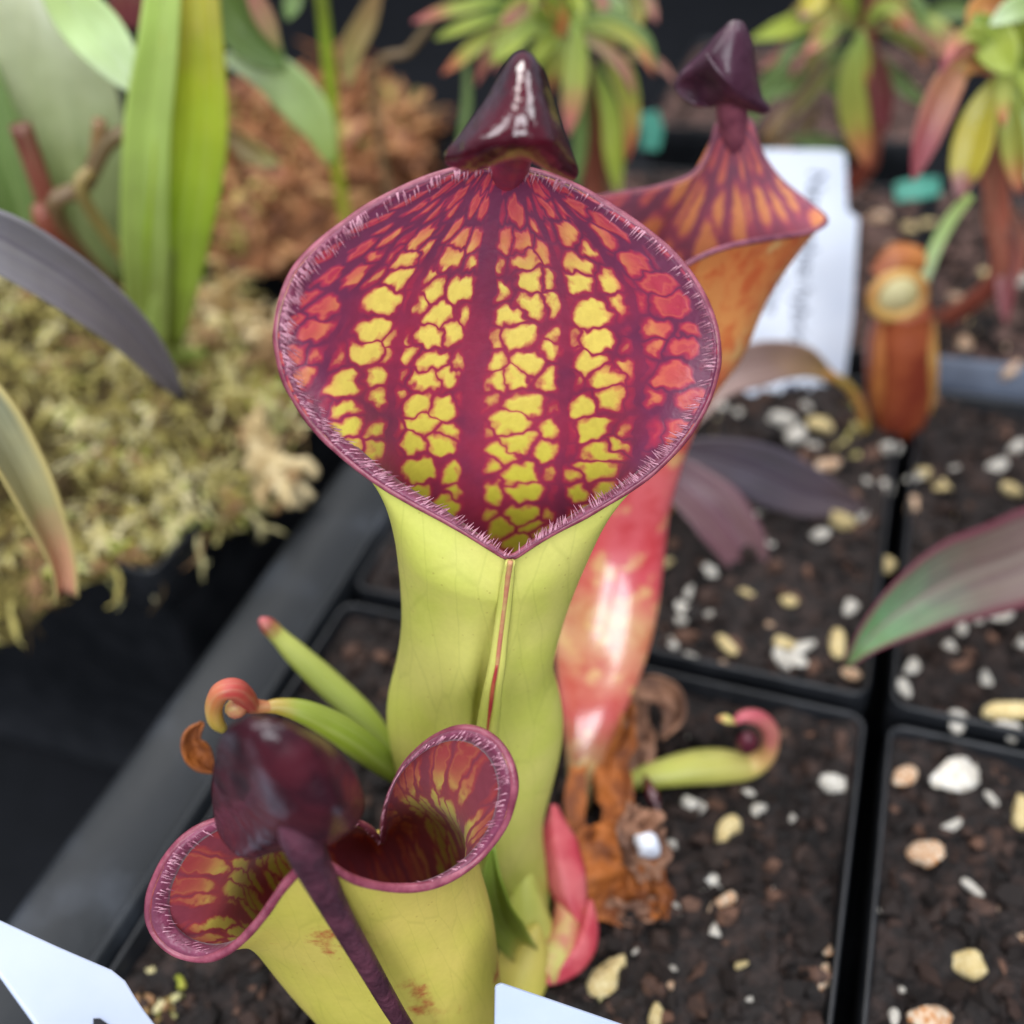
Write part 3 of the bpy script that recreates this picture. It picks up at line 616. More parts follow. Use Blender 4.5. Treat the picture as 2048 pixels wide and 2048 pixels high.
# --- red pitcher behind on the right
red_rings = [(1128, 1625, 1180, 1630, 9.15, .16, 0), (1132, 1540, 1196, 1545, 9.5, .22, 0), (1122, 1450, 1228, 1460, 9.95, .36, .1), (1112, 1370, 1262, 1380, 10.4, .5, .2), (1110, 1290, 1292, 1295, 10.9, .64, .3), (1116, 1200, 1316, 1195, 11.45, .74, .35), (1128, 1100, 1330, 1095, 11.95, .78, .35),
             (1142, 1000, 1342, 990, 12.35, .78, .35), (1155, 900, 1368, 890, 12.65, .8, .3), (1160, 800, 1412, 790, 12.85, .86, .25), (1158, 720, 1468, 705, 13.0, .95, .25)]
red_rim = [[(1285, 610, 12.1), (1330, 562, 11.95), (1372, 530, 11.9), (1420, 505, 11.95), (1480, 487, 12.15), (1560, 474, 12.6), (1620, 464, 13.0), (1652, 447, 13.3)],
           [(1652, 447, 13.3), (1648, 432, 13.5), (1610, 402, 13.75), (1560, 360, 13.95), (1525, 312, 14.05), (1508, 268, 14.1), (1500, 240, 14.15), (1470, 232, 14.15)],
           [(1470, 232, 14.15), (1438, 240, 14.15), (1425, 285, 14.1), (1405, 330, 14.0), (1370, 358, 13.9), (1300, 378, 13.75), (1230, 388, 13.6), (1150, 405, 13.4)],
           [(1150, 405, 13.4), (1105, 440, 13.2), (1100, 490, 13.0), (1130, 540, 12.8), (1180, 585, 12.5), (1230, 610, 12.25), (1260, 615, 12.15), (1285, 610, 12.1)]]
Bn2 = P(*red_rim[0][0])
UV2 = dict(b=np.array([-20, 0, 1.0, 2.0, 2.8, 3.5, 6]), mid=np.array([.5, .62, .74, .84, .9, .95, 1.]), A=np.array([.8, .8, .62, .4, .2, .14, .14]))
p2, V2_, B2 = pitcher(plant, 'pitcher', red_rings, red_rim, [MAT['tube_red'], MAT['inner_red']], inward=(-.2, .1), t0=1.0, N=160, nt=80, nh=60, uvA=UV2, label='red and orange mottled pitcher standing behind the lime green one')
ap = P(1468, 205, 14.2); up2 = nrm(np.array([0, .4, .9])); d2 = V2_.reshape(-1, 3) - ap; dx = d2[:, 0]; dz = d2 @ up2
uv2 = np.stack([np.arctan2(dx, -dz) * 3.4, 3.4 - np.hypot(dx, dz)], 1)
me = p2.data; ids = np.empty(len(me.loops), int); me.loops.foreach_get('vertex_index', ids); me.uv_layers[0].data.foreach_set('uv', uv2[ids].ravel())
rim_lip(p2, B2, V2_, .038, 'lip_dull')
nk = [P(1468, 330, 14.3), P(1468, 285, 14.2), P(1466, 245, 14.1), P(1464, 215, 14.0), P(1462, 185, 13.9), P(1462, 150, 13.75)]
tube('neck', nk, [.04, .16, .21, .22, .2, .12], MAT['lip_dull'], p2, 12, 24)
YL = 13.65
rows = rows5(YL, ([(1452, 54), (1460, 46), (1471, 42), (1484, 46), (1493, 56)], [0, 0, -.02, 0, 0]), ([(1428, 78), (1446, 72), (1470, 66), (1490, 74), (1502, 84)], [.05, -.12, -.18, -.08, .05]), ([(1398, 112), (1424, 110), (1462, 108), (1494, 114), (1509, 124)], [.1, -.18, -.28, -.12, .08]),
    ([(1366, 142), (1408, 142), (1456, 146), (1496, 154), (1514, 162)], [.15, -.1, -.36, -.14, .1]), ([(1349, 166), (1398, 168), (1456, 174), (1500, 186), (1523, 196)], [.15, .1, -.34, -.12, .1]), ([(1356, 188), (1400, 196), (1458, 190), (1510, 208), (1538, 219)], [.12, .14, -.26, -.06, .08]), ([(1390, 210), (1420, 214), (1458, 200), (1502, 220), (1524, 228)], [.05, .1, -.15, 0, .04]))
lid2 = roof_sheet(p2, 'lid', rows, MAT['lid_dull'], .05, smooth=1); lid2['label'] = 'dull dark plum folded lid'
tube('lid_fold', [P(1412, 108, YL - .22), P(1430, 135, YL - .36), P(1452, 160, YL - .4), P(1468, 180, YL - .36)], [.02, .035, .035, .02], MAT['lid_dull'], p2, 6, 20)

# --- yellow pitcher in front, seen from behind
yel_rings = [(760, 2300, 960, 2310, 5.0, .35, 0), (740, 2200, 985, 2200, 5.2, .55, 0), (700, 2090, 1000, 2085, 5.5, .75, .1), (640, 2000, 1004, 1985, 5.7, .85, .15), (575, 1925, 995, 1890, 5.85, .9, .2), (525, 1862, 978, 1805, 5.95, .95, .25)]
yel_rim = [[(625, 1712, 5.0), (665, 1735, 5.0), (715, 1762, 5.05), (790, 1776, 5.15), (870, 1768, 5.25), (950, 1722, 5.45), (1008, 1650, 5.6), (1030, 1575, 5.75)],
           [(1030, 1575, 5.75), (1020, 1520, 5.9), (985, 1474, 6.1), (930, 1456, 6.25), (865, 1480, 6.4), (808, 1535, 6.5), (775, 1610, 6.6), (764, 1688, 6.65)],
           [(764, 1688, 6.65), (735, 1655, 6.6), (690, 1640, 6.5), (600, 1640, 6.3), (500, 1635, 6.1), (410, 1650, 5.85), (340, 1705, 5.65), (300, 1785, 5.45)],
           [(300, 1785, 5.45), (300, 1850, 5.3), (340, 1900, 5.15), (405, 1918, 5.05), (465, 1895, 5.0), (520, 1840, 5.0), (570, 1770, 5.0), (625, 1712, 5.0)]]
UV3 = dict(b=np.array([-20., 20.]), mid=np.array([0., 0.]), A=np.array([.5, .5]), up=(0, .3, .95), org=tuple(P(730, 1790, 5.95)))
p3, V3, B3 = pitcher(plant, 'pitcher', yel_rings, yel_rim, [MAT['tube_yellow'], MAT['inner_small']], inward=(-.85, .1), t0=1.25, N=160, nt=50, nh=60, uvA=UV3, label='short yellow green pitcher with two flared dark red ear shaped lobes')
# veins of the ear lobes fan out from the throat: lay out the pattern by angle and distance to the rim
me = p3.data; uvl = me.uv_layers[0]; nN = V3.shape[1]; ids = np.empty(len(me.loops), int); me.loops.foreach_get('vertex_index', ids)
th = (np.arange(nN) / nN); ear = np.where(th < .5, th - .27, -(th - .77)); ii = ids // nN; jx = ids % nN
uvv = np.stack([ear[jx] * 13., np.clip((ii - 50) / 59., -1, 1) * 2.4], 1); uvl.data.foreach_set('uv', uvv.ravel())
rim_lip(p3, B3, V3, .045, 'lip')
jj = np.arange(nN) / nN; out3 = nrm(np.array([0, -.45, .9]))
g3 = lambda c, w_: np.exp(-((jj - c) / w_) ** 2)
w3 = .05 + .11 * g3(.26, .12) + .16 * g3(.82, .10) + .06 * g3(.68, .08); w3 = w3 * (1 - .7 * g3(.5, .06)) * (1 - .6 * (g3(0, .05) + g3(1, .05)))
_, BV3, cw3 = rim_band(p3, B3, out3, w3, .05, .05)
rim_hairs(p3, BV3, cw3, out3, 560, .11, .010, 12, np.clip(.15 + g3(.3, .1) + g3(.7, .1), 0, 1))
tube('back_spine', [P(860, 2120, 4.66), P(800, 2040, 4.72), P(735, 1930, 4.78), P(680, 1835, 4.84), P(640, 1760, 4.88), P(612, 1700, 4.9), P(592, 1655, 4.92), P(575, 1600, 4.95)], [.07, .095, .11, .125, .15, .17, .16, .1], MAT['spine'], p3, 14, 50)
YL = 5.05
rows = rows5(YL, ([(486, 1446), (492, 1438), (500, 1434), (510, 1434), (522, 1438)], [0, 0, 0, 0, 0]), ([(446, 1472), (474, 1468), (512, 1462), (556, 1452), (600, 1458)], [.12, 0, -.17, -.14, .02]), ([(432, 1532), (470, 1530), (524, 1520), (602, 1494), (674, 1506)], [.45, .2, -.24, -.2, .06]),
    ([(430, 1606), (476, 1600), (545, 1582), (640, 1556), (712, 1566)], [.55, .25, -.26, -.27, .08]), ([(444, 1668), (490, 1650), (566, 1632), (660, 1610), (722, 1616)], [.5, .2, -.24, -.34, .06]), ([(476, 1706), (515, 1688), (584, 1668), (650, 1654), (700, 1655)], [.18, .02, -.17, -.27, -.05]), ([(520, 1712), (545, 1700), (600, 1690), (636, 1682), (655, 1686)], [.05, 0, -.1, -.14, -.05]))
lid3 = roof_sheet(p3, 'lid', rows, MAT['lid_soft'], .06, smooth=0); lid3['label'] = 'bulging dark plum lid in front of the flared lobes'

# --- leaf helper
def leaf(parent, name, pts, hw, mat, twist=0., fold=.25, curl=0., n=28, m=11, solid=.03, prof=None, label=None, world=False, wav=.06):
    """pts (px,py,Y); hw half width in photo pixels (max); the blade faces the viewer turned by twist"""
    C = np.array(pts if world else [P(*p) for p in pts]); C = arc_resample(C, n)
    t = nrm(np.gradient(C, axis=0)); s = np.linspace(0, 1, n)
    pr = prof if prof is not None else [(0, .12), (.12, .45), (.35, .9), (.55, 1.), (.75, .8), (.9, .42), (1, .02)]
    wv = np.interp(s, [a for a, _ in pr], [b for _, b in pr]); wv = np.convolve(np.pad(wv, 1, 'edge'), [.25, .5, .25], 'valid')
    hwc = np.array([hw * pxcm(c) for c in C]); sd = len(name) + int(abs(C[0, 0] * 10))
    V = np.zeros((n, m, 3)); U = np.zeros((n, m, 2))
    for i in range(n):
        vw = nrm(np.array([0, 0, H]) - C[i]); b = nrm(np.cross(vw, t[i])); nn = nrm(np.cross(t[i], b)); ct, st = math.cos(twist), math.sin(twist)
        b, nn = b * ct + nn * st, nn * ct - b * st
        for j, q in enumerate(np.linspace(-1, 1, m)):
            wob = wav * vnoise((s[i] * 5, q * 2, sd), 1., sd)
            V[i, j] = C[i] + b * q * wv[i] * hwc[i] + nn * ((abs(q) ** 1.4) * fold - .3 * fold + wob + curl * q * q) * hwc[i] * min(1., wv[i] + .2); U[i, j] = (q, s[i])
    o = mk(name, V, grid_faces(n, m), MAT[mat], parent, uv=U, solid=solid)
    o.modifiers['thickness'].offset = 0
    if label: o['label'] = label
    return o
LM = dict(
    bud=[(0, lin(150, 172, 60)), (.7, lin(190, 196, 96)), (.84, lin(150, 60, 50)), (1, lin(206, 92, 110))],
    stalk=[(0, lin(126, 156, 40)), (.7, lin(150, 166, 58)), (1, lin(206, 150, 80))],
    curlp=[(0, lin(168, 176, 70)), (.6, lin(190, 172, 96)), (1, lin(198, 100, 92))])
LM['curlr'] = [(0, lin(168, 176, 70)), (.42, lin(194, 184, 100)), (.58, lin(206, 150, 100)), (.7, lin(204, 110, 110)), (1, lin(190, 70, 100))]
LM['curl2'] = [(0, lin(200, 150, 90)), (.2, lin(190, 60, 70)), (.5, lin(206, 84, 80)), (.75, lin(214, 170, 90)), (1, lin(196, 180, 80))]
MAT['throat'] = plain('throat_dark_red', lin(92, 30, 44), lin(66, 20, 34), 200., .4, .4, .3, .0005)
for k, v in LM.items(): MAT['leaf_' + k] = leafmat('leaf_' + k, v, rough=.4, trans=.25)
# young closed pitcher (bud), left
tube('young_pitcher', [P(790, 1510, 8.6), P(735, 1440, 8.9), P(660, 1370, 9.2), P(595, 1310, 9.4), P(560, 1275, 9.5), P(535, 1250, 9.55), P(520, 1238, 9.57)], [.1, .17, .19, .16, .12, .11, .04], MAT['leaf_bud'], plant, 14, 40)['label'] = 'closed young pitcher with pink tip leaning over the pot edge'
tube('young_pitcher', [P(830, 1570, 8.1), P(780, 1535, 8.0), P(700, 1475, 7.9), P(620, 1430, 7.8), P(560, 1413, 7.75), P(520, 1418, 7.7)], [.1, .16, .2, .16, .1, .06], MAT['leaf_stalk'], plant, 14, 36)['label'] = 'green stalk of the small curled pitcher behind the plum lid'
q = tube('young_pitcher', [P(545, 1414, 7.72), P(505, 1412, 7.68), P(488, 1392, 7.6), P(468, 1378, 7.55), P(442, 1384, 7.52), P(428, 1412, 7.52), P(432, 1442, 7.55), P(448, 1460, 7.6)], [.06, .1, .12, .125, .115, .1, .09, .05], MAT['leaf_curl2'], plant, 14, 50); q['label'] = 'small curled yellow and red pitcher mouth above the plum lid'
iv, jf = ico(2); mk('throat', iv * np.array([.13, .1, .14]) + P(472, 1418, 7.55), jf, MAT['seam'], q)
leaf(plant, 'dead_leaf', [(405, 1445, 7.9), (385, 1475, 7.8), (400, 1515, 7.7), (435, 1545, 7.6)], 26, 'dead', fold=.9, label='curled orange brown dead tip beside the plum lid')
# curled young pitcher on the right
q = tube('young_pitcher', [P(1215, 1572, 9.25), P(1300, 1552, 9.45), P(1380, 1536, 9.55), P(1440, 1532, 9.62), P(1498, 1533, 9.68), P(1534, 1508, 9.7), P(1541, 1466, 9.7), P(1521, 1438, 9.66), P(1490, 1432, 9.6), P(1468, 1444, 9.55)], [.1, .2, .27, .28, .2, .145, .135, .125, .1, .05], MAT['leaf_curlr'], plant, 18, 70)
q['label'] = 'small curled young pitcher with pink rolled mouth beside the dead leaf'
iv, jf = ico(3); c_ = P(1494, 1486, 9.62)
mk('throat', iv * np.array([.17, .14, .26]) + c_, jf, MAT['throat'], q)
tube('lip_fold', [P(1436, 1436, 9.5), P(1452, 1438, 9.44), P(1470, 1446, 9.46)], [.03, .07, .03], MAT['seam'], q, 8, 10)
# dead remains beside the red pitcher's foot
def GL(*pts): return [G(x, y, SOILZ + h) for x, y, h in pts]
def dead(pts, hw, mat, label, **kw): leaf(plant, 'dead_leaf', GL(*pts), hw, mat, world=True, label=label, n=34, m=13, **kw)
RAG = [(0, .35), (.12, .8), (.25, .65), (.4, 1.), (.55, .8), (.7, .95), (.85, .6), (1, .45)]
dead([(1240, 1395, .9), (1238, 1460, .8), (1222, 1540, .75), (1238, 1610, .7), (1222, 1670, .6)], 50, 'dead', 'shrivelled orange dead leaf upright beside the red pitcher', twist=.3, fold=.5, wav=.6, prof=RAG)
dead([(1185, 1650, .8), (1200, 1715, .65), (1225, 1775, .4), (1262, 1830, .1)], 82, 'dead', 'broad torn orange dead leaf at the plant foot', twist=-.1, fold=.35, wav=.5, prof=RAG)
dead([(1255, 1700, .6), (1290, 1745, .5), (1318, 1790, .25), (1325, 1835, .05)], 40, 'dead', 'torn orange leaf corner reaching over the peat', twist=.4, fold=.5, wav=.8, prof=RAG)
dead([(1215, 1800, .3), (1255, 1825, .2), (1300, 1815, .12), (1335, 1800, .05)], 26, 'dead_tan', 'ragged tan leaf edge lying on the peat', twist=.3, fold=.4, wav=.8, prof=RAG)
dead([(1285, 1620, .9), (1275, 1665, .9), (1290, 1710, .75), (1300, 1760, .5)], 52, 'dead_tan', 'crumpled tan dead leaf under the white grit', twist=-.2, fold=.6, wav=1.1, prof=RAG)
dead([(1270, 1420, .8), (1262, 1385, .95), (1290, 1372, 1.), (1335, 1385, .9), (1352, 1425, .7), (1325, 1480, .4)], 30, 'dead_tan', 'curled pinkish dry leaf tip behind the dead leaves', twist=.3, fold=.9, wav=.6)
dead([(1260, 1400, .6), (1272, 1450, .6), (1278, 1510, .55), (1270, 1570, .5)], 34, 'dead_tan', 'grey brown crumpled leaf base', twist=-.4, fold=.7, wav=1., prof=RAG)
dead([(1165, 1480, .9), (1155, 1560, .8), (1150, 1640, .7), (1165, 1720, .5), (1180, 1800, .2)], 24, 'dead', 'narrow orange dead strip between the green and red tubes', twist=.2, fold=.3, wav=.4, prof=RAG)
tube('dark_bud', GL((1290, 1552, .75), (1305, 1590, .8), (1318, 1625, .7)), [.03, .1, .03], MAT['lid'], plant, 10, 16)
# pink leaf bases and clasping green foot
leaf(plant, 'leaf_base', GL((1106, 1610, 1.3), (1112, 1690, 1.05), (1132, 1780, .7), (1158, 1850, .35)), 44, 'pinkwing', twist=.2, fold=-.8, world=True, prof=[(0, .1), (.3, .9), (.6, 1.), (.85, .7), (1, .15)], label='pink boat shaped leaf base at the plant foot')
leaf(plant, 'leaf_base', GL((1180, 1800, .5), (1172, 1860, .45), (1150, 1905, .4), (1105, 1940, .35), (1050, 1960, .3)), 30, 'pinkwing', twist=.2, fold=-.9, world=True, label='reddish clasping leaf edge near the peat')
tube('foot', GL((1120, 1790, .5), (1130, 1850, .35), (1115, 1900, .3), (1080, 1935, .25)), [.06, .2, .26, .3], MAT['seam'], plant, 16, 24)
tube('foot', [P(1050, 1740, 7.5), P(1045, 1800, 7.3), P(1050, 1865, 7.1), P(1070, 1930, 6.95), P(1095, 2000, 6.8)], [.1, .3, .42, .48, .42], MAT['tube_green'], plant, 18, 30)
tube('foot', [P(1075, 1850, 6.9), P(1060, 1890, 6.75), P(1040, 1950, 6.55), P(1030, 2010, 6.4), P(1040, 2090, 6.25)], [.04, .26, .4, .46, .42], MAT['tube_yellow'], plant, 18, 24)
leaf(plant, 'wing', [(985, 1690, 6.95), (988, 1760, 6.8), (1003, 1830, 6.7), (1040, 1890, 6.65), (1085, 1935, 6.6)], 40, 'leaf_stalk', twist=.35, fold=.6, prof=[(0, .1), (.25, .7), (.5, 1.), (.8, .7), (1, .2)])
iv, jf = ico(2); c_ = G(1295, 1690, SOILZ + 1.0); vv = np.array([v * (1 + .35 * vnoise(v, 1.6, 4)) * np.array([.2, .16, .22]) for v in iv])
g = mk('white_grit', vv + c_, jf, MAT['bead'], base=c_); g['label'] = 'white grit lump caught on the crumpled dead leaf'; g['category'] = 'grit'

# ------------------------------------------------------------------ plant labels
def slab(name, corners, thick, mat, label=None, cat='plant label', parent=None):
    """flat polygon with thickness from 3D outline"""
    C = np.array(corners, float); nn = nrm(np.cross(C[1] - C[0], C[2] - C[0])); n = len(C)
    if nn @ (np.array([0, 0, H]) - C.mean(0)) < 0: nn = -nn
    V = np.concatenate([C, C - nn * thick]); area = np.cross(C[1] - C[0], C[2] - C[1])
    top = list(range(n)); 
    F = [tuple(top), tuple(reversed([i + n for i in top]))] + [(i, i + n, (i + 1) % n + n, (i + 1) % n) for i in top]
    o = mk(name, V, F, mat, parent, smooth=False, base=None if parent is not None else (C[:, 0].mean(), C[:, 1].mean(), C[:, 2].min()))
    if label: o['label'] = label; o['category'] = cat
    b = o.modifiers.new('edge', 'BEVEL'); b.width = .00025; b.segments = 2; b.limit_method = 'ANGLE'
    return o, nn
# back label: plane standing in the peat behind the plant
tb = G(1560, 815, SOILZ - .3); tnn = nrm(np.array([0.05, -.86, .5])); tu = nrm(np.array([.16, 0, 0]) + np.array([0, .32, .93]))
def on_plane(px, py, p0, nn):
    d = ray(px, py); o = np.array([0, 0, H]); t = ((p0 - o) @ nn) / (d @ nn); return o + d * t
tag_px = [(1676, 300), (1688, 304), (1692, 316), (1696, 420), (1706, 428), (1718, 436), (1716, 470), (1706, 640), (1690, 760), (1640, 830), (1530, 850), (1490, 780), (1440, 700), (1420, 500), (1425, 310), (1432, 300), (1445, 297)]
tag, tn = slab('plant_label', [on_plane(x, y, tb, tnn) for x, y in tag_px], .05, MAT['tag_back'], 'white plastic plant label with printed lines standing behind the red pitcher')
def lettering(txt, p0, p1, height, nn, mat, parent, name='lettering'):
    cu = bpy.data.curves.new('t', 'FONT'); cu.body = txt; cu.size = 1.0; cu.extrude = .0
    ob = bpy.data.objects.new('t', cu); COL.objects.link(ob); dg = bpy.context.evaluated_depsgraph_get(); me = bpy.data.meshes.new_from_object(ob.evaluated_get(dg))
    bpy.data.objects.remove(ob)
    v = np.array([x.co[:] for x in me.vertices]); f = [tuple(p.vertices) for p in me.polygons]
    L = v[:, 0].max() - v[:, 0].min(); ex = nrm(p1 - p0); ey = nrm(np.cross(nn, ex)); sc = np.linalg.norm(p1 - p0) / L
    V = p0 + (v[:, 0:1] - v[:, 0].min()) * sc * ex + v[:, 1:2] * height * ey + nn * .008
    return mk(name, V, f, mat, parent, smooth=False)
tp = lambda x, y: on_plane(x, y, tb, tnn)
tag_org = tag
lettering('Nepenthes hybrid', tp(1618, 345), tp(1578, 690), .6, tn, MAT['ink'], tag)
lettering('Clone', tp(1545, 545), tp(1528, 625), .5, tn, MAT['ink'], tag)
iv2, jf2 = ico(2); dpt = tp(1580, 778); ex_ = nrm(tp(1590, 778) - dpt); ey_ = np.cross(tn, ex_)
a_ = np.linspace(0, 2 * np.pi, 20, endpoint=False); mk('printed_dot', dpt + tn * .008 + .16 * (np.cos(a_)[:, None] * ex_ + np.sin(a_)[:, None] * ey_), [tuple(range(20))], MAT['ink'], tag, smooth=False)
# front labels
nf = nrm(np.array([.15, -.75, .62])); pf = P(1010, 1985, 4.75)
ft = [(990, 1972), (1003, 1967), (1100, 2000), (1250, 2052), (1330, 2100), (1200, 2380), (985, 2300)]
fl, _ = slab('plant_label', [on_plane(x, y, pf, nf) for x, y in ft], .05, MAT['tag'], 'blank white plastic label in front of the pitcher plant foot')
nf2 = nrm(np.array([.4, .2, .9])); pf2 = P(150, 1930, 5.0)
f2 = [(-160, 1765), (0, 1838), (120, 1893), (225, 1938), (252, 1960), (270, 1990), (290, 2020), (318, 2056), (350, 2120), (180, 2160), (80, 2060), (0, 1950), (-120, 1840)]
fl2, n2 = slab('plant_label', [on_plane(x, y, pf2, nf2) for x, y in f2], .06, MAT['tag'], 'white plastic label lying across the grey tray flange')
q2 = lambda x, y: on_plane(x, y, pf2, nf2)
mk('printed_mark', [q2(186, 2038) + n2 * .01, q2(200, 2038) + n2 * .01, q2(225, 2056) + n2 * .01, q2(240, 2090) + n2 * .01, q2(186, 2090) + n2 * .01], [(0, 1, 2, 3, 4)], MAT['inkb'], fl2, smooth=False)

# ------------------------------------------------------------------ neighbouring plants
MAT['lf_plum'] = leafmat('leaf_plum_grey', [(0, lin(92, 78, 88)), (.5, lin(80, 72, 86)), (1, lin(88, 70, 78))], midrib=lin(70, 58, 70), rough=.36, trans=.1, streak=.05)
MAT['lf_purple'] = leafmat('leaf_purple', [(0, lin(116, 84, 96)), (.55, lin(108, 68, 82)), (.8, lin(104, 70, 78)), (.9, lin(168, 146, 80)), (1, lin(176, 140, 70))], midrib=lin(112, 74, 88), rough=.4, trans=.15, streak=.08)
MAT['lf_brownpur'] = leafmat('leaf_mauve_brown', [(0, lin(146, 122, 122)), (.6, lin(138, 108, 104)), (1, lin(150, 116, 70))], rough=.5, trans=.15, streak=.1)
MAT['lf_greyg'] = leafmat('leaf_grey_green_plum', [(0, lin(76, 112, 60)), (.16, lin(88, 124, 88)), (.34, lin(86, 88, 78)), (.5, lin(98, 76, 76)), (1, lin(100, 76, 78))], midrib=lin(120, 106, 98), edge=lin(96, 44, 56), rough=.45, trans=.12, streak=.1)
MAT['lf_slate'] = leafmat('leaf_slate', [(0, lin(128, 125, 134)), (.5, lin(104, 97, 103)), (1, lin(98, 90, 94))], midrib=lin(92, 86, 94), rough=.45, trans=.08, streak=.06, spec=.2)
MAT['lf_slate2'] = leafmat('leaf_slate_green', [(0, lin(96, 110, 104)), (.6, lin(150, 140, 96)), (.85, lin(196, 140, 110)), (1, lin(206, 140, 116))], rough=.42, trans=.12, edge=lin(186, 170, 110))
MAT['tendril'] = plain('tendril_ochre', lin(178, 120, 62), lin(156, 136, 66), 120., .45, .4, .2, .0004, trans=.15)
MAT['np_body'] = plain('hanging_pitcher_rust', lin(160, 84, 50), lin(116, 46, 32), 60., .4, .4, .25, .0006, 400., trans=.2)
MAT['np_lip'] = plain('peristome_ochre', lin(190, 150, 84), lin(166, 112, 60), 90., .4, .4, .2, .0004, trans=.2)
MAT['moss_base_cream'] = plain('pale_mouth', lin(196, 186, 140), lin(176, 160, 100), 90., .6, .3, .2, .0004, trans=.2)
MAT['np_lid'] = plain('hanging_lid_orange', lin(176, 110, 58), lin(140, 76, 44), 80., .45, .4, .2, .0004, trans=.2)
vb = G(1330, 1030, SOILZ)
vine = empty('leafy_vine', vb, 'low plant with plum leaves and one small orange hanging pitcher', 'plant')
tube('stem', [vb - EZ * .3, vb + EZ * 1.2, P(1310, 905, 15.3)], [.2, .18, .14], MAT['tendril'], vine, 10, 16)
leaf(vine, 'leaf', [(1305, 915, 15.3), (1400, 908, 15.4), (1500, 935, 15.5), (1620, 985, 15.6), (1735, 1018, 15.5)], 62, 'lf_plum', twist=.25, fold=.3, label='wide dark plum grey leaf')
leaf(vine, 'leaf', [(1305, 925, 15.2), (1360, 965, 15.0), (1430, 1025, 14.7), (1485, 1100, 14.4), (1520, 1175, 14.1), (1528, 1225, 13.9)], 62, 'lf_purple', twist=-.3, fold=.4, prof=[(0, .3), (.15, .75), (.4, 1.), (.65, .8), (.82, .3), (.92, .16), (1, .1)], label='drooping purple leaf with tan tip')
leaf(vine, 'leaf', [(1310, 905, 15.6), (1380, 830, 16.2), (1440, 760, 16.8), (1520, 728, 17.3), (1600, 722, 17.8), (1660, 752, 18.1)], 46, 'lf_brownpur', twist=.1, fold=.4, prof=[(0, .2), (.3, .7), (.55, 1.), (.8, .7), (1, .2)], label='arched mauve leaf with a tendril')
tube('tendril', [P(1650, 745, 18.05), P(1695, 772, 18.2), P(1722, 815, 18.3), P(1732, 860, 18.4), P(1762, 878, 18.4), P(1800, 866, 18.4)], [.12, .1, .1, .12, .14, .14], MAT['tendril'], vine, 10, 40)
hp = tube('hanging_pitcher', [P(1775, 872, 18.4), P(1795, 850, 18.4), P(1800, 800, 18.45), P(1800, 730, 18.5), P(1800, 680, 18.5), P(1802, 640, 18.5), P(1805, 615, 18.5)], [.18, .5, .66, .72, .68, .58, .56], MAT['np_body'], vine, 22, 40)
hp['label'] = 'small rust orange hanging pitcher'
a_ = np.linspace(0, 2 * np.pi, 33); cxp = P(1795, 592, 18.25); rr_ = np.array([.52 * np.cos(a_), .1 * np.sin(a_), .42 * np.sin(a_)]).T
tube('peristome', cxp + rr_, .13, MAT['np_lip'], hp, 8)
V_, F_ = tube_geo(np.array([cxp + np.array([0, -.1, 0]), cxp + np.array([0, .1, 0])]), np.array([.4, .45]), 20); mk('mouth', V_, F_, MAT['moss_base_cream'], hp)
leaf(hp, 'lid', [(1760, 560, 18.4), (1800, 525, 18.5), (1850, 520, 18.6)], 40, 'np_lid', fold=-.5, prof=[(0, .7), (.5, 1.), (1, .6)])
for sx, mt in ((1760, 'np_body'), (1866, 'np_lip')):
    leaf(hp, 'wing', [(sx + 2, 640, 18.1), (sx - 2, 740, 17.9), (sx - 6, 830, 18.1)], 12, 'np_lip' if sx > 1800 else 'np_lid', fold=.1)

rb = G(2260, 1180, SOILZ)
rl = empty('leafy_plant', rb, 'plant with a long grey green leaf whose tip hangs over the pot corner', 'plant')
tube('stem', [rb - EZ * .3, rb + EZ * 1.5, P(2250, 1000, 13.6)], [.2, .18, .16], MAT['tendril'], rl, 10, 14)
leaf(rl, 'leaf', [(1692, 1334, 10.6), (1730, 1285, 10.9), (1800, 1225, 11.4), (1900, 1165, 12.0), (2050, 1110, 12.7), (2250, 1010, 13.6)], 92, 'lf_greyg', twist=.15, fold=.45, prof=[(0, .02), (.08, .3), (.2, .6), (.4, .92), (.65, 1.), (1, .5)], label='long pointed grey green and plum leaf')
sb = G(2020, 1980, SOILZ); sp = empty('seedling', sb, 'tiny pale green seedling tip at the edge of the perlite pot', 'seedling')
leaf(sp, 'leaf', [(1995, 1955, 7.15), (2020, 1945, 7.2), (2060, 1920, 7.3)], 18, 'leaf_curlp', fold=.4)
tube('stem', [sb - EZ * .1, P(2060, 1930, 7.25)], [.05, .05], MAT['leaf_stalk'], sp, 8, 6)

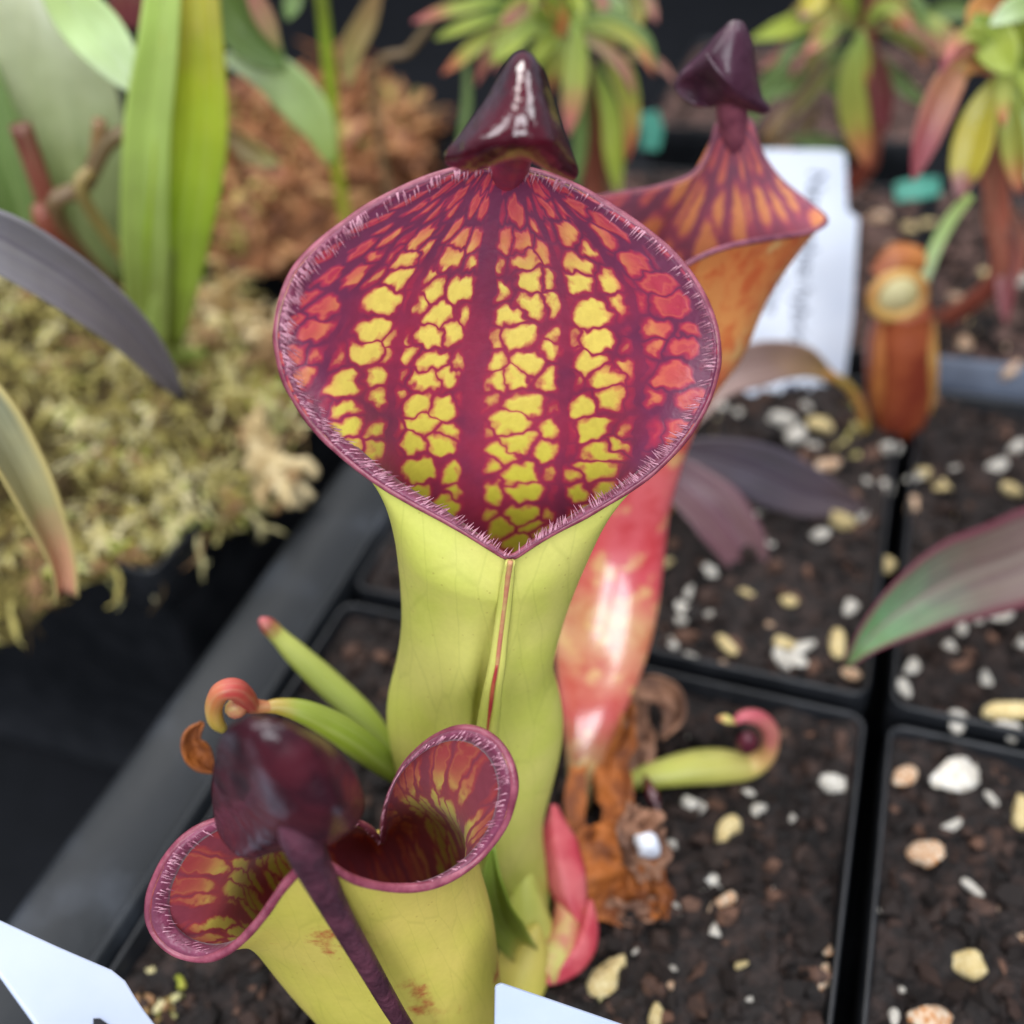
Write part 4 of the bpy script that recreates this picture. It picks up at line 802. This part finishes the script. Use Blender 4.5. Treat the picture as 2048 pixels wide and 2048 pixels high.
# moss pots on the left
mz = .7
mc = G(330, 860, mz)
def mound(name, outline, z0, hgt, mat, seed, label, n=70):
    o2 = np.array([G(x, y, z0)[:2] for x, y in outline]); c = o2.mean(0); m = 64
    ang = np.arctan2(o2[:, 1] - c[1], o2[:, 0] - c[0]); rad = np.linalg.norm(o2 - c, axis=1); od = np.argsort(ang)
    tt = np.linspace(-np.pi, np.pi, m, endpoint=False); rr = np.interp(tt, ang[od], rad[od], period=2 * np.pi); rr = smooth_closed(rr, 3) * .94
    V = []
    for i in range(n):
        f = i / (n - 1)
        for k in range(m):
            x = c[0] + math.cos(tt[k]) * rr[k] * f; y = c[1] + math.sin(tt[k]) * rr[k] * f
            z = z0 + hgt * (1 - f ** 2.5) - max(0, f - .8) * 3. + 1.0 * vnoise((x, y, 0), .6, seed) + .35 * vnoise((x, y, 0), 2., seed)
            V.append((x, y, z))
    V = np.array(V); F = grid_faces(n, m, True)
    o = mk(name, V, F, MAT[mat], base=(c[0], c[1], z0)); o['kind'] = 'stuff'; o['label'] = label; o['category'] = 'moss'
    G3 = V.reshape(n, m, 3)
    return o, G3
mo, MG = mound('sphagnum_moss', [(-200, 1290), (60, 1215), (150, 1175), (300, 1120), (410, 1040), (540, 960), (590, 880), (590, 760), (570, 640), (480, 560), (250, 520), (0, 540), (-250, 620)], mz, .7, 'moss_base', 41, 'dense bed of yellow green sphagnum moss filling the pot beside the tray')
def on_mound(MG, lo=0., hi=1.):
    n, m = MG.shape[:2]
    def f(r):
        i = int((lo + (hi - lo) * math.sqrt(r.random())) * (n - 1)); return MG[i, r.integers(m)]
    return f
strands('moss_strands', on_mound(MG), 2400, 'moss', 42, (.02, .06), (.4, 1.6), .35, 'yellow green sphagnum strands spilling over the black pot edge', segs=7)
def tufts(name, MG, count, mat, seed, label, size=(.16, .55), spikes=18):
    """star shaped moss heads"""
    r = np.random.default_rng(seed); f = on_mound(MG); VV = []; FF = []; AA = []; off = 0
    for k in range(count):
        c = f(r) + EZ * r.uniform(.05, .45); S = r.uniform(*size); tone0 = .5 + 1.1 * vnoise(c, .5, seed) + .25 * r.normal()
        for q in range(spikes):
            d = nrm(r.normal(size=3) + EZ * .5); L = S * r.uniform(.6, 1.2); t = np.linspace(0, 1, 4)[:, None]
            pts = c + d * L * t - EZ * L * .45 * t * t
            V, F = tube_geo(pts, np.array([.035, .05, .04, .012]) * S * 2.6, 4, off); VV.append(V); FF += F; off += len(V); AA.append(np.full(len(V), np.clip(tone0 + .1 * r.normal(), 0, 1)))
    V = np.concatenate(VV); o = mk(name, V, FF, MAT[mat], attr=np.concatenate(AA), base=V.mean(0)); o['kind'] = 'stuff'; o['label'] = label; o['category'] = 'moss'
tufts('moss_heads', MG, 780, 'moss', 47, 'star shaped yellow green moss heads in the pot beside the tray')
strands('moss_strands', near_pix([(420, 620), (440, 680), (470, 620), (500, 660), (520, 720)], 1.4, .35), 60, 'moss_cream', 44, (.1, .16), (.8, 1.8), .6, 'pale tan dead moss strands standing out of the green moss')
strands('moss_strands', near_pix([(520, 900), (545, 930), (560, 950), (500, 880), (590, 940)], 1.0, .18), 30, 'moss_cream', 45, (.12, .2), (.6, 1.2), -.6, 'cream dead moss strands hanging over the black pot')
# round the moss pot wall
mcen = G(260, 800, mz); 
m2, MG2 = mound('sphagnum_moss', [(420, 480), (520, 520), (640, 480), (760, 420), (840, 330), (830, 250), (760, 190), (690, 150), (600, 180), (470, 220), (400, 320)], .8, 1.2, 'moss_base_brown', 51, 'mound of brown dead sphagnum moss in front of the dark gap')
strands('moss_strands', on_mound(MG2), 1500, 'moss_brown', 52, (.06, .18), (.5, 2.0), .5, 'tan and orange dead sphagnum strands on the brown mound')
def moss_pot(cpx, cpy, half, label, topz=.6):
    c = G(cpx, cpy, topz); wd = half * 2; s = wd / W
    o = bpy.data.objects.new('moss_pot', POT); COL.objects.link(o)
    org = c - EX * half - EY * half; o.location = Vector((org[0], org[1], topz - 0)) * CM; o.scale = (s, s, (topz - FLOOR) / -FLOOR); o.rotation_euler = (0, 0, -TH)
    o['label'] = label; o['category'] = 'pot'; return o
moss_pot(195, 790, 5.0, 'larger black pot filled with green sphagnum moss beside the tray')
moss_pot(615, 330, 5.2, 'black pot filled with brown dead sphagnum moss')

BG = dict(
    mint=[(0, lin(178, 200, 108)), (.5, lin(200, 224, 158)), (1, lin(222, 236, 204))],
    lime=[(0, lin(126, 140, 40)), (.4, lin(172, 200, 44)), (.75, lin(184, 196, 40)), (1, lin(204, 190, 86))],
    pale=[(0, lin(110, 126, 62)), (.4, lin(160, 174, 118)), (1, lin(226, 230, 202))],
    limepale=[(0, lin(134, 146, 54)), (.5, lin(180, 204, 104)), (1, lin(200, 224, 126))],
    green=[(0, lin(104, 134, 60)), (1, lin(128, 160, 92))],
    tan=[(0, lin(150, 110, 76)), (.6, lin(176, 154, 96)), (1, lin(190, 186, 120))],
    brown=[(0, lin(110, 84, 56)), (1, lin(150, 118, 86))],
    redbrown=[(0, lin(116, 58, 50)), (1, lin(190, 100, 84))],
    gpink=[(0, lin(150, 176, 70)), (.55, lin(176, 186, 84)), (.78, lin(204, 130, 110)), (1, lin(206, 110, 120))],
    gorange=[(0, lin(150, 176, 76)), (.6, lin(186, 186, 80)), (.85, lin(214, 140, 90)), (1, lin(206, 100, 80))],
    ygreen=[(0, lin(140, 166, 60)), (.6, lin(176, 190, 64)), (1, lin(170, 186, 70))],
    olive=[(0, lin(120, 126, 60)), (.6, lin(156, 150, 60)), (1, lin(176, 110, 60))],
    yellow=[(0, lin(150, 150, 40)), (.5, lin(196, 180, 40)), (.75, lin(190, 176, 50)), (.84, lin(160, 96, 96)), (1, lin(148, 88, 106))],
    magenta=[(0, lin(120, 60, 56)), (.5, lin(140, 56, 72)), (1, lin(136, 36, 66))],
    tanmag=[(0, lin(196, 166, 116)), (.4, lin(200, 130, 100)), (.75, lin(172, 76, 92)), (1, lin(164, 60, 88))],
    orange=[(0, lin(206, 120, 70)), (1, lin(216, 160, 80))],
    pinktan=[(0, lin(160, 156, 96)), (1, lin(206, 130, 130))])
for k, v in BG.items(): MAT['bg_' + k] = leafmat('leaf_' + k, v, rough=.34, trans=.42, spec=.5)
def bgplant(name, base_px, base_z, label, Y, leaves, stems, group=None, ros=None):
    b = G(base_px[0], base_px[1], base_z); e = empty(name, b, label, 'plant', group)
    r = np.random.default_rng(len(leaves) * 13 + int(base_px[0]))
    leaves = list(leaves)
    if ros is not None:
        cx, cy, L0, cnt, mats = ros
        for k in range(cnt):
            a = r.uniform(0, 2 * math.pi); L = L0 * r.uniform(.6, 1.1); dx = math.cos(a) * L; dy = -math.sin(a) * L * .55
            leaves.append(([(cx + dx * .08, cy + dy * .1), (cx + dx * .5, cy + dy * .8 - L * .08), (cx + dx * .85, cy + dy + L * .12), (cx + dx, cy + dy + L * .42)], r.uniform(10, 17) / .85, mats[k % len(mats)], r.uniform(-1., 1.2)))
    for lf in leaves:
        pts, hw, mt = lf[0], lf[1] * (.85 if ros is not None else 1.), lf[2]; dY = lf[3] if len(lf) > 3 else r.uniform(-.5, .5); tip = lf[4] if len(lf) > 4 else r.uniform(-.9, -.1)
        k = len(pts) - 1
        leaf(e, 'leaf', [(x, y, Y + dY + tip * i / k) for i, (x, y) in enumerate(pts)], hw, 'bg_' + mt, twist=r.uniform(-.35, .35), fold=r.uniform(.2, .5), n=22, m=9, prof=lf[5] if len(lf) > 5 else None)
    for pts, rad, mt in stems:
        q = [P(x, y, Y + .1) for x, y in pts]
        tube('stem', q + [np.array([q[-1][0], b[1] if abs(b[1] - Y) < 6 else q[-1][1], base_z - .4])], [rad] * (len(q) + 1), MAT['bg_' + mt], e, 8, 20)
    return e
STRAP = [(0, .7), (.3, 1.), (.7, .95), (1, .7)]
bgplant('broad_leaf_plant', (280, 700), 1., 'cluster of broad pale and lime green leaves rising from the moss', 18.5,
    [([(150, 560), (125, 300), (80, 60), (50, -80)], 125, 'pale', 2.5, .8, STRAP), ([(60, 520), (25, 380), (-20, 250), (-60, 120)], 60, 'green', 1.5, .5, STRAP),
     ([(60, -90), (150, 20), (215, 95), (285, 195)], 56, 'mint', .6, -.6), ([(330, 690), (352, 480), (375, 330), (385, 160), (372, -60)], 70, 'lime', 0., .3, [(0, .4), (.3, .85), (.6, 1.), (.8, .85), (1, .8)]),
     ([(300, 700), (290, 480), (295, 260), (315, 100), (330, -60)], 46, 'limepale', -.3, .2, STRAP), ([(420, -60), (470, 30), (520, 90), (570, 140)], 52, 'green', 3., 0.),
     ([(665, 330), (630, 240), (560, 160), (500, 128), (435, 118)], 46, 'mint', 3.6, -.3), ([(410, 210), (440, 160), (420, 60), (440, -40)], 18, 'tan', 2.),
     ([(560, 100), (530, 40), (490, -40)], 22, 'pinktan', 2.5), ([(235, -60), (255, 10), (270, 60)], 34, 'magenta', 3., 0.), ([(440, 250), (500, 300), (560, 330)], 26, 'tan', 3.)],
    [([(200, 240), (190, 330), (180, 420)], .12, 'tan'), ([(275, 262), (215, 285), (170, 370), (120, 450)], .16, 'brown'), ([(40, 250), (65, 320), (95, 410), (110, 470)], .2, 'redbrown'), ([(330, 500), (320, 690)], .2, 'limepale'), ([(330, 560), (328, 690)], .15, 'limepale')])
bgplant('dry_stem_plant', (690, 210), 1., 'tan strap leaf and grey twig against the dark gap', 25.5, [([(765, -40), (735, 40), (705, 100), (695, 175)], 24, 'tan', 0., 0.), ([(600, -40), (585, 10), (575, 40)], 18, 'green')], [([(880, 20), (820, 100), (750, 170)], .1, 'brown'), ([(640, -30), (652, 80), (664, 200), (672, 320)], .15, 'lime')])
sl = G(-40, 780, 1.2); pl = empty('slate_leaf_plant', sl, 'plant with long slate grey leaves arching over the green moss', 'plant')
tube('stem', [sl - EZ * .6, P(-130, 640, 14.6), P(-180, 420, 13.4)], [.2, .2, .16], MAT['tendril'], pl, 10, 14)
leaf(pl, 'leaf', [(-180, 420, 13.2), (-60, 450, 13.2), (60, 510, 13.3), (180, 590, 13.5), (280, 680, 13.8), (365, 795, 14.2)], 62, 'lf_slate', twist=.2, fold=.7, prof=[(0, .6), (.25, 1.), (.5, .85), (.7, .62), (.85, .4), (1, .05)], label='long slate grey leaf')
leaf(pl, 'leaf', [(-160, 690, 11.8), (-60, 790, 11.6), (20, 910, 11.5), (80, 1030, 11.4), (118, 1120, 11.35), (128, 1190, 11.3)], 52, 'lf_slate2', twist=-.3, fold=.9, prof=[(0, .8), (.3, 1.), (.6, .75), (.85, .48), (1, .4)], label='slate and tan leaf with a cut end')

bgplant('rosette_plant', (1190, 420), 0., 'rosette of narrow green leaves with pink and orange tips behind the glossy lid', 24.,
    [([(1010, 0), (940, 12), (880, 25), (825, 44)], 15, 'gpink'), ([(1010, 35), (950, 45), (870, 78)], 15, 'ygreen'), ([(1020, 45), (960, 85), (885, 148)], 17, 'gorange'), ([(1090, 0), (1045, 18), (1000, 46)], 17, 'pinktan', -.8), ([(1075, 40), (1040, 70), (1005, 100), (985, 128)], 28, 'ygreen', -1.),
     ([(1150, 30), (1155, 90), (1150, 170), (1135, 272)], 30, 'gpink', -1.4), ([(1165, 40), (1210, 95), (1255, 190), (1262, 260), (1252, 325)], 24, 'gorange', -1.), ([(1175, 90), (1165, 200), (1160, 300), (1150, 390)], 20, 'green', -.6), ([(1190, 130), (1220, 220), (1228, 300), (1238, 395)], 25, 'ygreen', -.8), ([(1180, 20), (1215, 50), (1228, 115)], 18, 'olive', -.4),
     ([(1240, -40), (1275, 10), (1275, 45), (1260, 82)], 18, 'olive', .5), ([(1260, -40), (1295, 5), (1314, 45)], 15, 'pinktan', .5), ([(1220, 118), (1280, 112), (1320, 130), (1352, 165)], 11, 'pinktan', .2), ([(1095, 60), (1080, -10), (1050, -80)], 30, 'ygreen'), ([(1130, 50), (1150, -20), (1170, -90)], 28, 'gorange'), ([(1110, 60), (1000, 20), (920, -40)], 24, 'green', .8), ([(1140, 60), (1090, 90), (1060, 140)], 22, 'ygreen', -.2), ([(1130, 70), (1100, 130), (1110, 180)], 18, 'ygreen', .4), ([(930, 95), (935, 200), (915, 330)], 11, 'green', 1.), ([(1185, 60), (1240, 30), (1215, -20)], 20, 'mint', .3), ([(1120, 80), (1120, 40), (1090, 10)], 20, 'orange', -.6), ([(1100, 330), (1110, 360), (1100, 400)], 24, 'ygreen', -.5)],
    [([(1130, 60), (1170, 150), (1185, 260), (1187, 420)], .26, 'redbrown'), ([(1205, 180), (1212, 300), (1215, 420)], .12, 'brown')], 'rosettes of drooping coloured leaves', (1120, 55, 190, 20, ['gpink', 'ygreen', 'gorange', 'green', 'pinktan']))
bgplant('rosette_plant', (1700, 400), 0., 'rosette of olive and dark pink drooping leaves above the white label', 25.,
    [([(1690, 30), (1650, 70), (1608, 108)], 18, 'gpink'), ([(1690, 0), (1600, 45), (1500, 80)], 26, 'ygreen', .6), ([(1650, -40), (1630, 0), (1600, 40)], 28, 'yellow', .3), ([(1725, 60), (1702, 150), (1712, 250), (1738, 338)], 34, 'gorange', -1.2), ([(1742, 80), (1762, 170), (1770, 270)], 27, 'magenta', -.6), ([(1775, 40), (1850, 62), (1930, 112)], 38, 'gpink', .3), ([(1760, 110), (1800, 165), (1855, 210)], 17, 'green', .5), ([(1700, 110), (1610, 195), (1520, 280)], 17, 'olive', .6), ([(1640, 160), (1580, 165), (1515, 200)], 26, 'green', .8), ([(1660, 80), (1590, 90), (1520, 140)], 15, 'pinktan', .9), ([(1580, 280), (1640, 288), (1700, 312)], 22, 'green', 1.), ([(1690, 60), (1640, 110), (1620, 200)], 24, 'olive', 1.2), ([(1720, 40), (1690, -10), (1660, -60)], 22, 'ygreen'), ([(1740, 40), (1790, 0), (1830, -50)], 26, 'tan'), ([(1700, 90), (1660, 140), (1680, 200)], 22, 'green', 1.), ([(1830, 40), (1900, 20), (1960, 30)], 24, 'green', 1.), ([(1550, 120), (1530, 180), (1500, 250)], 20, 'green', 1.5), ([(1640, 210), (1600, 270), (1540, 300)], 22, 'brown', 1.2)],
    [([(1752, -60), (1748, 10), (1735, 70), (1725, 160), (1735, 330)], .26, 'redbrown'), ([(1650, 120), (1580, 220), (1530, 300)], .13, 'brown')], 'rosettes of drooping coloured leaves', (1725, 55, 170, 16, ['gpink', 'olive', 'gorange', 'green', 'pinktan']))
bgplant('rosette_plant', (2000, 620), .0, 'rosette with yellow, tan and magenta leaves beside the bark soil', 19.8,
    [([(1985, 125), (1915, 140), (1868, 230), (1825, 362)], 40, 'tanmag', -.4), ([(1995, 155), (1965, 220), (1940, 310), (1918, 400)], 46, 'yellow', -.9), ([(2010, 160), (2022, 240), (2040, 390)], 32, 'gorange', -.6), ([(1950, 30), (1985, 80), (2025, 150)], 48, 'ygreen', -.5), ([(2010, 0), (1965, 15), (1935, 55)], 30, 'orange'), ([(2100, 10), (2030, 20), (1980, 50)], 30, 'mint', -.3), ([(2000, 180), (1985, 320), (2012, 480)], 30, 'redbrown', .3), ([(2030, 430), (2012, 550), (2012, 650)], 24, 'magenta', .2), ([(2050, 140), (2060, 80), (2040, 40)], 34, 'ygreen'), ([(1990, 140), (1940, 130), (1925, 165)], 20, 'orange', -.6), ([(2000, 120), (2010, 30), (1990, -60)], 36, 'gorange', .6), ([(2040, 160), (2070, 260), (2075, 400)], 32, 'mint', .3), ([(1940, 390), (1900, 440), (1868, 500), (1842, 575)], 15, 'mint', -1., -.1, STRAP), ([(1990, 390), (2030, 470), (2040, 560)], 24, 'redbrown', .8)],
    [([(2000, 130), (1992, 280), (1985, 420), (1992, 560)], .22, 'redbrown')], 'rosettes of drooping coloured leaves', (2005, 110, 150, 10, ['gorange', 'ygreen', 'tanmag', 'gpink']))
# teal plastic strips
for pts, lb in (([(1880, 372, 24.5), (1830, 378, 24.5), (1790, 386, 24.6)], 'pale teal plastic strip lying behind the magenta leaf tips'), ([(1298, 225, 27.), (1304, 262, 26.9), (1300, 300, 26.8)], 'small teal plastic strip between the two dark lids')):
    o = leaf(None, 'plastic_strip', pts, 22, 'teal', prof=[(0, .8), (.5, 1.), (1, .8)], fold=.1); o['label'] = lb; o['category'] = 'plastic strip'

scene.render.engine = 'CYCLES'
scene.cycles.max_bounces = 6; scene.cycles.diffuse_bounces = 3; scene.cycles.glossy_bounces = 3; scene.cycles.transmission_bounces = 3
scene.cycles.caustics_reflective = False; scene.cycles.caustics_refractive = False
